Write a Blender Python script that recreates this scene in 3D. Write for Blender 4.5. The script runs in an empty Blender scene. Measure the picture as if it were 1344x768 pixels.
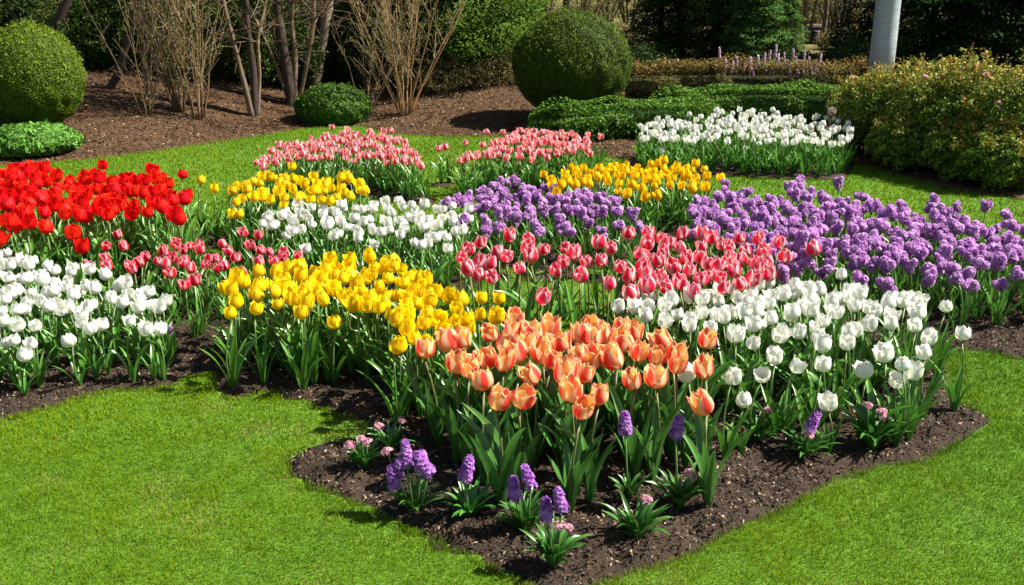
import bpy, math, random
import numpy as np
from mathutils import Vector, Euler, Matrix

rnd = random.Random(7)
rng = np.random.default_rng(7)
R = math.radians
C = bpy.context.scene.collection
scene = bpy.context.scene

# ------------------------------------------------------------------ camera, light, exposure
CAMZ, PITCH, FPX, IW, IH = 1.8, R(18.0), 1307.0, 1344.0, 768.0
cam_data = bpy.data.cameras.new('camera')
cam = bpy.data.objects.new('camera', cam_data)
C.objects.link(cam)
cam.location = (0, 0, CAMZ)
cam.rotation_euler = (R(90) - PITCH, 0, 0)
cam_data.sensor_width = 36.0
cam_data.lens = FPX / IW * 36.0
cam_data.clip_end = 500
cam_data.clip_start = 0.05
scene.camera = cam

SUN_EL, SUN_AZ = R(49), math.atan2(1.0, 0.04)      # azimuth measured from +Y towards +X
world = bpy.data.worlds.new('World')
scene.world = world
world.use_nodes = True
wn = world.node_tree.nodes
sky = wn.new('ShaderNodeTexSky')
sky.sky_type = 'NISHITA'
sky.sun_disc = False
sky.sun_elevation = SUN_EL
sky.sun_rotation = SUN_AZ
world.node_tree.links.new(sky.outputs[0], wn['Background'].inputs[0])
wn['Background'].inputs[1].default_value = 0.05
sun_data = bpy.data.lights.new('sun', 'SUN')
sun_data.energy = 5.0
sun_data.angle = R(0.53)
sun_data.color = (1.0, 0.95, 0.86)
sun = bpy.data.objects.new('sun', sun_data)
C.objects.link(sun)
to_sun = Vector((math.sin(SUN_AZ) * math.cos(SUN_EL), math.cos(SUN_AZ) * math.cos(SUN_EL), math.sin(SUN_EL)))
sun.rotation_euler = to_sun.to_track_quat('Z', 'Y').to_euler()
sun.location = (6, 2, 9)
scene.view_settings.view_transform = 'Standard'
scene.view_settings.look = 'None'
scene.view_settings.gamma = 1.0
scene.view_settings.use_curve_mapping = False
scene.view_settings.exposure = 1.34
scene.cycles.max_bounces = 6
scene.cycles.diffuse_bounces = 3
scene.cycles.transmission_bounces = 4
scene.cycles.glossy_bounces = 2

# ------------------------------------------------------------------ numpy noise
_tab = rng.random((256, 256))
def vnoise(x, y, s=1.0, seed=0):
    x = np.asarray(x, float) / s + 31.7 * seed + 500
    y = np.asarray(y, float) / s + 17.3 * seed + 500
    xi, yi = np.floor(x).astype(int), np.floor(y).astype(int)
    fx, fy = x - xi, y - yi
    fx, fy = fx * fx * (3 - 2 * fx), fy * fy * (3 - 2 * fy)
    g = lambda a, b: _tab[a % 256, b % 256]
    return (g(xi, yi) * (1 - fx) + g(xi + 1, yi) * fx) * (1 - fy) + (g(xi, yi + 1) * (1 - fx) + g(xi + 1, yi + 1) * fx) * fy
def smooth(t):
    t = np.clip(t, 0, 1)
    return t * t * (3 - 2 * t)

# ------------------------------------------------------------------ terrain and pixel helpers
cp, sp = math.cos(PITCH), math.sin(PITCH)
def raydir(px, py):
    a, b = (px - IW / 2) / FPX, (IH / 2 - py) / FPX
    return np.array([a, cp + b * sp, -sp + b * cp])
def plane(px, py, z=0.0):
    d = raydir(px, py)
    t = (z - CAMZ) / d[2]
    return d[0] * t, d[1] * t
EDGE_PX = [(-500, 240), (-100, 222), (0, 218), (100, 212), (200, 200), (300, 184), (370, 172), (430, 163), (480, 165), (505, 174), (560, 178), (700, 180),
           (712, 188), (830, 189), (842, 213), (1120, 214), (1160, 222), (1200, 235), (1260, 250), (1344, 262), (1450, 280), (1800, 330)]
_e = np.array([plane(*p) for p in EDGE_PX])
_e = _e[np.argsort(_e[:, 0])]
def edge_y(x):
    return np.interp(x, _e[:, 0], _e[:, 1])
def G(x, y):
    x, y = np.asarray(x, float), np.asarray(y, float)
    d = y - edge_y(x)
    amp = np.interp(x, [-9, -5, -2.2, -0.2, 0.9, 2.0], [0.62, 0.55, 0.26, 0.26, 0.10, 0.0])
    h = amp * smooth(d / 4.2)
    h = h + 0.02 * (vnoise(x, y, 1.7, 3) - 0.5) * np.clip(y / 6, 0, 1)
    h = h + 9.0 * smooth((y - 42) / 70)
    return h
def P(px, py, h=0.0):
    d = raydir(px, py)
    if d[2] > -0.004:
        raise ValueError
    t, step = 2.0, 0.05
    f = lambda t: CAMZ + d[2] * t - h - float(G(d[0] * t, d[1] * t))
    while f(t) > 0 and t < 120:
        t += step
    a, b = t - step, t
    for _ in range(12):
        m = (a + b) / 2
        if f(m) > 0: a = m
        else: b = m
    return d[0] * a, d[1] * a
def at(px, Y, z=1.0):
    return (px - IW / 2) / FPX * (Y * cp + (CAMZ - z) * sp)
def in_poly(x, y, poly):
    x, y = np.asarray(x, float), np.asarray(y, float)
    inside = np.zeros(x.shape, bool)
    n = len(poly)
    for i in range(n):
        x1, y1 = poly[i]; x2, y2 = poly[(i + 1) % n]
        if y1 == y2: continue
        c = ((y1 > y) != (y2 > y)) & (x < (x2 - x1) * (y - y1) / (y2 - y1) + x1)
        inside ^= c
    return inside

# ------------------------------------------------------------------ mesh helpers
def mesh_np(name, V, F, mat, col=None, smooth_shade=False):
    """V (n,3); F list of face arrays (m,k)"""
    V = np.ascontiguousarray(V, dtype=np.float32)
    if isinstance(F, np.ndarray): F = [F]
    F = [np.asarray(f, dtype=np.int32) for f in F if len(f)]
    me = bpy.data.meshes.new(name)
    me.vertices.add(len(V)); me.vertices.foreach_set('co', V.ravel())
    nl = sum(f.size for f in F); npoly = sum(len(f) for f in F)
    me.loops.add(nl); me.polygons.add(npoly)
    me.loops.foreach_set('vertex_index', np.concatenate([f.ravel() for f in F]))
    tot = np.concatenate([np.full(len(f), f.shape[1], np.int32) for f in F])
    st = np.concatenate([[0], np.cumsum(tot)[:-1]]).astype(np.int32)
    me.polygons.foreach_set('loop_start', st)
    me.update(calc_edges=True)
    me.validate()
    if col is not None:
        ca = me.color_attributes.new('col', 'FLOAT_COLOR', 'POINT')
        c = np.ones((len(V), 4), np.float32); c[:, :3] = col
        ca.data.foreach_set('color', c.ravel())
    if smooth_shade:
        me.polygons.foreach_set('use_smooth', np.ones(npoly, bool))
    if mat: me.materials.append(mat)
    return me
class MB:
    def __init__(s): s.V, s.F, s.c, s.n = [], [], [], 0
    def add(s, V, F, col=(1, 1, 1)):
        V = np.asarray(V, float)
        if isinstance(F, np.ndarray): F = [F]
        for f in F: s.F.append(np.asarray(f) + s.n)
        s.V.append(V)
        col = np.asarray(col, float)
        s.c.append(np.broadcast_to(col, (len(V), 3)) if col.ndim == 1 else col)
        s.n += len(V)
    def mesh(s, name, mat, smooth_shade=False):
        byk = {}
        for f in s.F: byk.setdefault(f.shape[1], []).append(f)
        return mesh_np(name, np.vstack(s.V), [np.vstack(v) for v in byk.values()], mat, np.vstack(s.c), smooth_shade)
def obj(name, me, parent=None, loc=(0, 0, 0), rot=(0, 0, 0), scale=(1, 1, 1)):
    o = bpy.data.objects.new(name, me)
    C.objects.link(o)
    if parent is not None: o.parent = parent
    o.location, o.rotation_euler, o.scale = loc, rot, scale
    return o
def tag(o, label=None, cat=None, group=None, kind=None):
    if label: o['label'] = label
    if cat: o['category'] = cat
    if group: o['group'] = group
    if kind: o['kind'] = kind
    return o
def thing(name, label, cat, loc, rz=0, group=None, scale=(1, 1, 1)):
    return tag(obj(name, None, None, loc, (0, 0, rz), scale), label, cat, group)
def tube(P_, r, k=6, cap=True):
    P_ = np.asarray(P_, float); n = len(P_)
    r = np.broadcast_to(np.asarray(r, float), (n,))
    T = np.gradient(P_, axis=0); T /= np.linalg.norm(T, axis=1)[:, None] + 1e-9
    ref = np.array([1.0, 0.13, 0.07]) if abs(T[0][0]) < 0.8 else np.array([0.0, 1, 0.1])
    A = np.cross(T, ref); A /= np.linalg.norm(A, axis=1)[:, None] + 1e-9
    B = np.cross(T, A)
    a = np.linspace(0, 2 * math.pi, k, endpoint=False)
    V = (P_[:, None, :] + r[:, None, None] * (np.cos(a)[None, :, None] * A[:, None, :] + np.sin(a)[None, :, None] * B[:, None, :])).reshape(-1, 3)
    i = np.arange(n - 1)[:, None] * k; j = np.arange(k)[None, :]; j2 = (j + 1) % k
    Q = np.stack([i + j, i + j2, i + k + j2, i + k + j], -1).reshape(-1, 4)
    F = [Q]
    if cap:
        V = np.vstack([V, P_[:1], P_[-1:]])
        b = (n - 1) * k
        F.append(np.array([[q, n * k, (q + 1) % k] for q in range(k)]))
        F.append(np.array([[b + (q + 1) % k, n * k + 1, b + q] for q in range(k)]))
    return V, F
def box(lo, hi):
    x0, y0, z0 = lo; x1, y1, z1 = hi
    V = np.array([(x, y, z) for z in (z0, z1) for y in (y0, y1) for x in (x0, x1)], float)
    return V, np.array([[0, 2, 3, 1], [4, 5, 7, 6], [0, 1, 5, 4], [2, 6, 7, 3], [0, 4, 6, 2], [1, 3, 7, 5]])
def leaf_quads(c, n, size, aspect=0.5, up=None, jitter=0.6, fold=0.15):
    """leaf-shaped quads: centres c, normals n, size (N,)"""
    N = len(c)
    n = n + rng.normal(0, jitter, (N, 3)); n /= np.linalg.norm(n, axis=1)[:, None] + 1e-9
    u = rng.normal(0, 1, (N, 3)) if up is None else up + rng.normal(0, 0.35, (N, 3))
    u -= (u * n).sum(1)[:, None] * n; u /= np.linalg.norm(u, axis=1)[:, None] + 1e-9
    w = np.cross(n, u)
    s = np.broadcast_to(size, (N,))[:, None]
    V = np.stack([c - u * s * 0.5, c + w * s * aspect * 0.5 + n * s * fold * .5 + u * s * .08, c + u * s * 0.5 - n * s * fold, c - w * s * aspect * 0.5 + n * s * fold * .5 + u * s * .08], 1).reshape(-1, 3)
    F = np.arange(N * 4).reshape(-1, 4)
    return V, F
def rep4(c): return np.repeat(c, 4, axis=0)
def mixc(a, b, t):
    a, b = np.asarray(a, float), np.asarray(b, float)
    return a[None, :] * (1 - t[:, None]) + b[None, :] * t[:, None]

# ------------------------------------------------------------------ materials
def nt(name):
    m = bpy.data.materials.new(name); m.use_nodes = True
    t = m.node_tree
    return m, t.nodes, t.links, t.nodes['Principled BSDF'], t.nodes['Material Output']
def attr_mat(name, rough=0.5, trans=0.25, spec=0.4, rand=0.0, tcol=None, sat=0.0, noise=0.0):
    """colour attribute, thin-leaf translucency, slight per-object variation"""
    m, N, L, b, out = nt(name)
    a = N.new('ShaderNodeAttribute'); a.attribute_name = 'col'
    c = a.outputs['Color']
    if rand or noise:
        hsv = N.new('ShaderNodeHueSaturation')
        L.new(c, hsv.inputs['Color'])
        oi = N.new('ShaderNodeObjectInfo')
        mr = N.new('ShaderNodeMapRange')
        mr.inputs['To Min'].default_value = 1 - rand; mr.inputs['To Max'].default_value = 1 + rand * 0.7
        L.new(oi.outputs['Random'], mr.inputs['Value'])
        v = mr.outputs[0]
        if noise:
            g = N.new('ShaderNodeNewGeometry')
            nz = N.new('ShaderNodeTexNoise'); nz.inputs['Scale'].default_value = 90; nz.inputs['Detail'].default_value = 2
            L.new(g.outputs['Position'], nz.inputs['Vector'])
            m2 = N.new('ShaderNodeMapRange'); m2.inputs['From Min'].default_value = .25; m2.inputs['From Max'].default_value = .75
            m2.inputs['To Min'].default_value = 1 - noise; m2.inputs['To Max'].default_value = 1 + noise
            L.new(nz.outputs[0], m2.inputs['Value'])
            mu = N.new('ShaderNodeMath'); mu.operation = 'MULTIPLY'
            L.new(v, mu.inputs[0]); L.new(m2.outputs[0], mu.inputs[1]); v = mu.outputs[0]
        L.new(v, hsv.inputs['Value'])
        if rand:
            m3 = N.new('ShaderNodeMapRange'); m3.inputs['To Min'].default_value = 0.5 - rand * .03; m3.inputs['To Max'].default_value = 0.5 + rand * .03
            L.new(oi.outputs['Random'], m3.inputs['Value']); L.new(m3.outputs[0], hsv.inputs['Hue'])
        c = hsv.outputs['Color']
    L.new(c, b.inputs['Base Color'])
    b.inputs['Roughness'].default_value = rough
    b.inputs['Specular IOR Level'].default_value = spec
    if trans:
        t = N.new('ShaderNodeBsdfTranslucent')
        L.new(c, t.inputs['Color'])
        mx = N.new('ShaderNodeMixShader'); mx.inputs[0].default_value = trans
        L.new(b.outputs[0], mx.inputs[1]); L.new(t.outputs[0], mx.inputs[2]); L.new(mx.outputs[0], out.inputs['Surface'])
    return m
def noise_mat(name, c1, c2, scale, rough=0.9, detail=6, bump=0.0, c3=None, scale3=1.0, coord='Position'):
    m, N, L, b, out = nt(name)
    g = N.new('ShaderNodeNewGeometry')
    nz = N.new('ShaderNodeTexNoise'); nz.inputs['Scale'].default_value = scale; nz.inputs['Detail'].default_value = detail
    nz.inputs['Roughness'].default_value = 0.65
    L.new(g.outputs['Position'], nz.inputs['Vector'])
    cr = N.new('ShaderNodeValToRGB')
    cr.color_ramp.elements[0].position = 0.36; cr.color_ramp.elements[1].position = 0.66
    cr.color_ramp.elements[0].color = (*c1, 1); cr.color_ramp.elements[1].color = (*c2, 1)
    L.new(nz.outputs[0], cr.inputs[0])
    c = cr.outputs[0]
    if c3:
        n3 = N.new('ShaderNodeTexNoise'); n3.inputs['Scale'].default_value = scale3; n3.inputs['Detail'].default_value = 4
        L.new(g.outputs['Position'], n3.inputs['Vector'])
        mr = N.new('ShaderNodeMapRange'); mr.inputs['From Min'].default_value = .45; mr.inputs['From Max'].default_value = .65
        L.new(n3.outputs[0], mr.inputs['Value'])
        mx = N.new('ShaderNodeMix'); mx.data_type = 'RGBA'
        L.new(mr.outputs[0], mx.inputs[0]); L.new(c, mx.inputs[6]); mx.inputs[7].default_value = (*c3, 1)
        c = mx.outputs[2]
    L.new(c, b.inputs['Base Color'])
    b.inputs['Roughness'].default_value = rough
    b.inputs['Specular IOR Level'].default_value = 0.2
    if bump:
        bp = N.new('ShaderNodeBump'); bp.inputs['Strength'].default_value = 1.0; bp.inputs['Distance'].default_value = bump
        L.new(nz.outputs[0], bp.inputs['Height']); L.new(bp.outputs[0], b.inputs['Normal'])
    return m
M_grass = attr_mat('grass_blades', 0.65, 0.35, 0.06)
M_leaf = attr_mat('tulip_leaf', 0.33, 0.22, 0.55, rand=0.18, noise=0.12)
M_stem = attr_mat('tulip_stem', 0.45, 0.1, 0.4, rand=0.15)
M_petal = attr_mat('petal', 0.55, 0.45, 0.2, rand=0.10, noise=0.07)
M_white = attr_mat('white_petal', 0.5, 0.33, 0.25, rand=0.05, noise=0.03)
M_bush = attr_mat('shrub_leaf', 0.55, 0.22, 0.18)
M_needle = attr_mat('needle_spray', 0.7, 0.12, 0.05)
M_chip = attr_mat('bark_chip', 0.9, 0.0, 0.15)
M_bark = attr_mat('bark', 0.85, 0.0, 0.15, noise=0.35)
M_mulch = noise_mat('mulch_soil', (0.009, 0.006, 0.004), (0.075, 0.049, 0.032), 110, bump=0.012, c3=(0.05, 0.034, 0.023), scale3=3)
M_mulch_far = noise_mat('bank_mulch_soil', (0.028, 0.014, 0.006), (0.125, 0.070, 0.034), 35, bump=0.02, c3=(0.075, 0.043, 0.022), scale3=2)

# ------------------------------------------------------------------ flower meshes
def petal_geo(Rr, Hh, phi, openv, A=1.05, ruffle=0.0, nu=7, nv=9, point=0.5, curl=0.0, seed=0):
    lr = np.random.default_rng(seed)
    v = np.linspace(0, 1, nv)[:, None]; u = np.linspace(-1, 1, nu)[None, :]
    rr = np.where(v < 0.42, np.sqrt(np.clip(1 - (1 - v / 0.42) ** 2, 0, 1)), 1 + openv * ((v - 0.42) / 0.58) ** 1.3)
    rr = rr * Rr
    sh = np.where(v < 0.3, (v / 0.3) ** 0.5, np.where(v < 0.5, 1.0, np.clip(1 - ((v - 0.5) / 0.5) ** (2.4 - point), 0, 1) ** 0.62))
    w = A * sh
    ang = phi + u * w
    r = rr * (1 + 0.05 * u ** 2 * (v > .2)) + curl * Rr * np.clip(v - 0.8, 0, 1) * 3
    z = Hh * v ** 0.9 - Hh * 0.07 * (u ** 2) * v
    ph = lr.random() * 6
    wob = ruffle * Rr * np.sin(u * 9 + ph) * np.clip(v - 0.35, 0, 1) ** 1.5
    r = r + wob
    z = z + ruffle * Hh * 0.35 * lr.normal(0, 1, (nv, nu)) * np.clip(v - 0.8, 0, 1) * 3
    V = np.stack([r * np.cos(ang), r * np.sin(ang), z + 0 * u], -1).reshape(-1, 3)
    i, j = np.meshgrid(np.arange(nv - 1), np.arange(nu - 1), indexing='ij')
    q = (i * nu + j).ravel()
    F = np.stack([q, q + 1, q + nu + 1, q + nu], -1)
    return V, F, np.broadcast_to(u, (nv, nu)).ravel(), np.broadcast_to(v, (nv, nu)).ravel()
def petal_col(scheme, u, v, inner, lr):
    e = np.clip(np.abs(u) ** 2.2 + np.clip(v - 0.72, 0, 1) * 2.4, 0, 1)
    if scheme in ('orange', 'pink', 'rose', 'palepink'):          # flame-shaped centre, pale rim
        e = smooth((np.abs(u) / (1.05 - .50 * v) - (.26 if scheme == 'orange' else .42)) / .60 + np.clip(v - .78, 0, 1) * 3.4)
    base = np.clip(1 - v / 0.18, 0, 1)
    S = {
        'red': ((0.76, 0.007, 0.004), (0.88, 0.022, 0.010), (0.45, 0.01, 0.01)),
        'yellow': ((0.88, 0.61, 0.003), (0.94, 0.76, 0.012), (0.68, 0.56, 0.01)),
        'gold': ((0.88, 0.54, 0.002), (0.93, 0.70, 0.008), (0.80, 0.45, 0.01)),
        'white': ((0.80, 0.80, 0.70), (0.87, 0.87, 0.81), (0.55, 0.62, 0.36)),
        'pink': ((0.74, 0.015, 0.060), (0.95, 0.66, 0.68), (0.75, 0.30, 0.22)),
        'rose': ((0.74, 0.008, 0.030), (0.93, 0.50, 0.54), (0.60, 0.08, 0.08)),
        'palepink': ((0.76, 0.055, 0.075), (0.95, 0.76, 0.73), (0.80, 0.45, 0.40)),
        'orange': ((0.80, 0.065, 0.040), (0.96, 0.66, 0.38), (0.92, 0.34, 0.02)),
        'peach': ((0.90, 0.34, 0.06), (0.96, 0.70, 0.36), (0.90, 0.35, 0.05)),
    }[scheme]
    c = mixc(S[0], S[1], e)
    c = c * (1 - base[:, None]) + np.array(S[2])[None] * base[:, None]
    return c * (1 + lr.normal(0, 0.03))
def bloom_mesh(name, scheme, seed, Rr=0.034, Hh=0.066, openv=-0.1, ruffle=0.03, only=None, mat=None, nu=7, nv=9):
    lr = np.random.default_rng(seed)
    b = MB()
    for k in range(6):
        inner = k % 2 == 1
        if only == 'inner' and not inner: continue
        sc = scheme
        if scheme == 'orange' and inner: sc = 'peach'
        V, F, u, v = petal_geo(Rr * (0.86 if inner else 1.0), Hh * (1.02 if inner else 0.98) * (1 + lr.normal(0, .03)), k * math.pi / 3 + lr.normal(0, .07),
                               openv + lr.normal(0, .05) - (0.04 if inner else 0), 0.98 + lr.normal(0, .04), ruffle, nu, nv, point=0.5 + lr.random() * .4,
                               curl=lr.random() * .12, seed=seed * 17 + k)
        b.add(V, F, petal_col(sc, u, v, inner, lr))
    V, F = tube([(0, 0, 0.002), (0, 0, Hh * .45)], [0.004, 0.003], 5)
    b.add(V, F, (0.35, 0.40, 0.10))
    return b.mesh(name, mat or M_petal, True)
def outer_petal(name, scheme, seed, Rr, Hh, openv, ruffle=.02):
    lr = np.random.default_rng(seed)
    V, F, u, v = petal_geo(Rr, Hh * .97, 0, openv, 1.0, ruffle, 9, 10, point=.7, curl=.05, seed=seed)
    return mesh_np(name, V, F, M_petal, petal_col(scheme, u, v, False, lr), True)
def strap(L, w, t0, t1, twist=0.0, seg=8, prof=0.55, cup=0.35, az=0.0, r0=0.006, col=((0.030, 0.105, 0.022), (0.065, 0.190, 0.040)), lr=rng):
    """one strap leaf rooted at the origin, rising then bending outwards"""
    t = np.linspace(0, 1, seg + 1)
    th = t0 + (t1 - t0) * t ** 1.6
    ds = L / seg
    x = r0 + np.concatenate([[0], np.cumsum(np.sin(th[:-1]) * ds)])
    z = np.concatenate([[0], np.cumsum(np.cos(th[:-1]) * ds)])
    wd = w * np.clip(np.where(t < prof, 0.45 + 0.55 * np.sin(t / prof * math.pi / 2), np.cos((t - prof) / (1 - prof) * math.pi / 2) ** 0.8), 0.02, 1)
    nx, nz = -np.cos(th), np.sin(th)
    tw = twist * t + 0.12 * np.sin(t * 6 + az)
    V, cc = [], []
    c0, c1 = np.array(col[0]), np.array(col[1])
    for k, s in enumerate((-1, -0.5, 0, 0.5, 1)):
        lift = cup * (abs(s)) ** 1.3 * wd * .5
        off = s * wd * 0.5
        yy = off * np.cos(tw); up = off * np.sin(tw) + lift
        V.append(np.stack([x + nx * up, yy, z + nz * up], -1))
        cc.append(c0[None] * (1 - t[:, None] * .8) + c1[None] * (t[:, None] * .8) + (0.03 if abs(s) == 1 else 0) * np.array([.5, 1, .4]))
    V = np.stack(V, 1).reshape(-1, 3); cc = np.stack(cc, 1).reshape(-1, 3)
    ca, sa = math.cos(az), math.sin(az)
    V = V @ np.array([[ca, sa, 0], [-sa, ca, 0], [0, 0, 1]])
    F = []
    for i in range(seg):
        for k in range(4):
            F.append((i * 5 + k, i * 5 + k + 1, i * 5 + 5 + k + 1, i * 5 + 5 + k))
    return V, np.array(F), cc * lr.uniform(.85, 1.2)

BROADC = ((0.036, 0.130, 0.020), (0.105, 0.265, 0.045))
SLIMC = ((0.034, 0.125, 0.012), (0.115, 0.285, 0.028))
def leaf_mesh(name, seed, broad):
    lr = np.random.default_rng(seed)
    if broad:
        V, F, c = strap(lr.uniform(.21, .32), lr.uniform(.024, .042), lr.uniform(.04, .25), lr.uniform(.25, 1.1), lr.normal(0, .5), col=BROADC, cup=.5, prof=.4, lr=lr, seg=9)
    else:
        V, F, c = strap(lr.uniform(.20, .31), lr.uniform(.017, .027), lr.uniform(.08, .35), lr.uniform(.5, 1.5), lr.normal(0, .5), col=SLIMC, cup=.4, prof=.45, lr=lr)
    return mesh_np(name, V, F, M_leaf, c, True)
def foliage_mesh(name, seed, n=6, lmin=.19, lmax=.30, wmin=.014, wmax=.024):
    lr = np.random.default_rng(seed)
    b = MB()
    for k in range(n):
        V, F, c = strap(lr.uniform(lmin, lmax), lr.uniform(wmin, wmax), lr.uniform(.04, .4), lr.uniform(.4, 1.6), lr.normal(0, .5), seg=6, az=k * 2.4 + lr.normal(0, .4), col=SLIMC, lr=lr)
        b.add(V, F, c)
    return b.mesh(name, M_leaf, True)
def stem_mesh(name, seed, c=((0.07, 0.16, 0.035), (0.13, 0.22, 0.06)), r=0.0034):
    lr = np.random.default_rng(seed)
    t = np.linspace(0, 1, 6)
    bx, by = lr.normal(0, .03, 2)
    Pp = np.stack([bx * np.sin(t * math.pi), by * np.sin(t * math.pi), t], -1)
    V, F = tube(Pp, np.linspace(r * 1.25, r, 6), 6)
    k = np.clip(V[:, 2:3], 0, 1)
    return mesh_np(name, V, F, M_stem, np.array(c[0])[None] * (1 - k) + np.array(c[1])[None] * k, True)
def florets(b, centers, dirs, size, c1, c2, lr, petals=5):
    for c, d in zip(centers, dirs):
        d = d / np.linalg.norm(d)
        a = np.cross(d, [0.3, 0.2, 1.0]); a /= np.linalg.norm(a) + 1e-9
        e = np.cross(d, a)
        ph = lr.random() * 6
        t = lr.random() ** .9
        base = np.array(c1) * (1 - t) + np.array(c2) * t
        for q in range(petals):
            w = ph + q * 2 * math.pi / petals
            o = a * math.cos(w) + e * math.sin(w); s_ = np.cross(d, o)
            p0 = c
            p1 = c + o * size * .55 + s_ * size * .30 + d * size * .25
            p2 = c + o * size * 1.0 + d * size * (.10 + .25 * lr.random())
            p3 = c + o * size * .55 - s_ * size * .30 + d * size * .25
            b.add([p0, p1, p2, p3], np.array([[0, 1, 2, 3]]), np.array([base * .75, base, base * .6 + np.array(c2) * .4, base]))
def fib(n):
    i = np.arange(n) + .5
    z = 1 - 2 * i / n; th = math.pi * (1 + 5 ** .5) * i
    r = np.sqrt(1 - z * z)
    return np.stack([r * np.cos(th), r * np.sin(th), z], -1)
def allium_mesh(name, seed):
    lr = np.random.default_rng(seed)
    b = MB()
    tall = lr.uniform(.9, 1.5)
    lumps = [(np.zeros(3), .8)] + [(np.array([lr.normal(0, .016), lr.normal(0, .016), lr.uniform(-.018, .028) * tall]), lr.uniform(.35, .7)) for _ in range(5)]
    for c0, k in lumps:
        n = int(26 * k) + 7
        d = fib(n) + lr.normal(0, .22, (n, 3)); d /= np.linalg.norm(d, axis=1)[:, None]
        rad = .023 * k * lr.uniform(.75, 1.3, (n, 1))
        florets(b, c0 + d * np.array([1, 1, tall]) * rad, d, .0155, (0.34, 0.035, 0.40), (0.90, 0.60, 0.92), lr, 6)
    V, F = tube([(0, 0, -.022), (0, 0, -.01), (0, 0, .01), (0, 0, .020 * tall)], [.006, .015, .015, .006], 8)
    b.add(V, F, (0.14, 0.05, 0.2))
    V, F = tube([(0, 0, -.04), (0, 0, -.02)], [.0035, .004], 5)
    b.add(V, F, (0.10, 0.2, 0.05))
    return b.mesh(name, M_petal)
def hyacinth_mesh(name, seed, n=80, L=.080, c1=(0.22, 0.022, 0.38), c2=(0.66, 0.32, 0.76)):
    lr = np.random.default_rng(seed)
    b = MB()
    t = (np.arange(n) + .5) / n
    th = t * n * 2.4
    r = .019 * (1 - .62 * t ** 1.8) * lr.uniform(.7, 1.2, n)
    cen = np.stack([r * np.cos(th), r * np.sin(th), t * L], -1)
    d = np.stack([np.cos(th), np.sin(th), .1 + t * .9], -1)
    florets(b, cen, d, .0130, c1, c2, lr, 6)
    V, F = tube([(0, 0, 0), (0, 0, L * .5), (0, 0, L * .97)], [.012, .011, .004], 8)
    b.add(V, F, np.array(c1) * .6)
    return b.mesh(name, M_petal)
def pinkcluster_mesh(name, seed, n=16):
    lr = np.random.default_rng(seed)
    b = MB()
    d = fib(n * 2)[:n]
    d = d + lr.normal(0, .12, d.shape)
    florets(b, d * np.array([.020, .020, .014]), d, .0095, (0.75, 0.22, 0.34), (0.90, 0.60, 0.66), lr)
    V, F = tube([(0, 0, -.012), (0, 0, .004), (0, 0, .010)], [.006, .014, .005], 7)
    b.add(V, F, (0.5, 0.18, 0.25))
    return b.mesh(name, M_petal)
def rosette_mesh(name, seed, n=46):
    lr = np.random.default_rng(seed)
    b = MB()
    for k in range(n):
        inn = k / n
        V, F, c = strap(lr.uniform(.07, .125) * (1.1 - .3 * inn), lr.uniform(.010, .015), lr.uniform(.15, .5) * (1.4 - inn), lr.uniform(1.0, 2.1) * (1.2 - inn * .7), lr.normal(0, .4), seg=6,
                        az=k * 2.4 + lr.normal(0, .3), col=((0.028, 0.11, 0.014), (0.075, 0.23, 0.028)), lr=lr)
        b.add(V, F, c)
    return b.mesh(name, M_leaf, True)

# ------------------------------------------------------------------ flower positions (photograph pixels of the blooms)
BEDS = {}
def fill(poly, extra, h, hvar, spacing, hfront=None, seed=1, reject=.55):
    """world points (x, y, height): blooms in the outline, no two closer than spacing; plus the loose ones"""
    lr = random.Random(seed)
    out = []
    for e in extra:
        hh = (e[2] if len(e) > 2 else h) + lr.uniform(-hvar, hvar) * .3
        x, y = P(e[0], e[1], hh + .03)
        out.append((x, y, hh, True))
    if poly:
        pw = [plane(p[0], p[1], h + .03) for p in poly]
        xs, ys = [p[0] for p in pw], [p[1] for p in pw]
        for _ in range(9000):
            x, y = lr.uniform(min(xs), max(xs)), lr.uniform(min(ys), max(ys))
            if not in_poly(np.array([x]), np.array([y]), pw)[0]: continue
            if any((x - o[0]) ** 2 + (y - o[1]) ** 2 < spacing ** 2 * (1 if not o[3] else reject) for o in out): continue
            out.append((x, y, h + lr.uniform(-hvar, hvar), False))
    return out
RED = fill([(-60, 240), (0, 225), (20, 220), (60, 226), (110, 232), (140, 228), (165, 232), (210, 226), (222, 240), (215, 258), (235, 268), (242, 280), (225, 284), (200, 268), (170, 272), (150, 275), (150, 285), (110, 283), (100, 298), (60, 292), (20, 300), (-60, 310)],
           [(135, 216), (28, 222), (60, 222), (238, 228), (247, 256), (244, 262), (232, 279), (194, 278), (150, 275), (110, 284), (35, 292), (95, 307, .36), (205, 232), (198, 222), (107, 325, .30)], .42, .045, .089, seed=3)
PINKLEFT = fill(None, [(112, 349), (140, 335), (142, 347), (155, 307), (163, 322), (167, 345), (176, 350), (193, 333), (205, 340), (213, 328), (225, 336), (232, 318), (235, 342), (244, 340), (250, 320), (258, 319), (243, 372), (257, 367), (268, 344), (274, 338),
    (285, 337), (292, 318), (295, 347), (308, 335), (318, 355), (322, 303), (328, 320), (338, 307), (343, 326), (355, 328), (341, 343), (358, 340), (372, 330), (367, 337), (392, 334), (225, 357), (138, 320), (240, 325), (262, 326), (282, 350), (302, 326), (215, 345), (186, 342), (250, 350)], .28, .02, .05)
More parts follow.
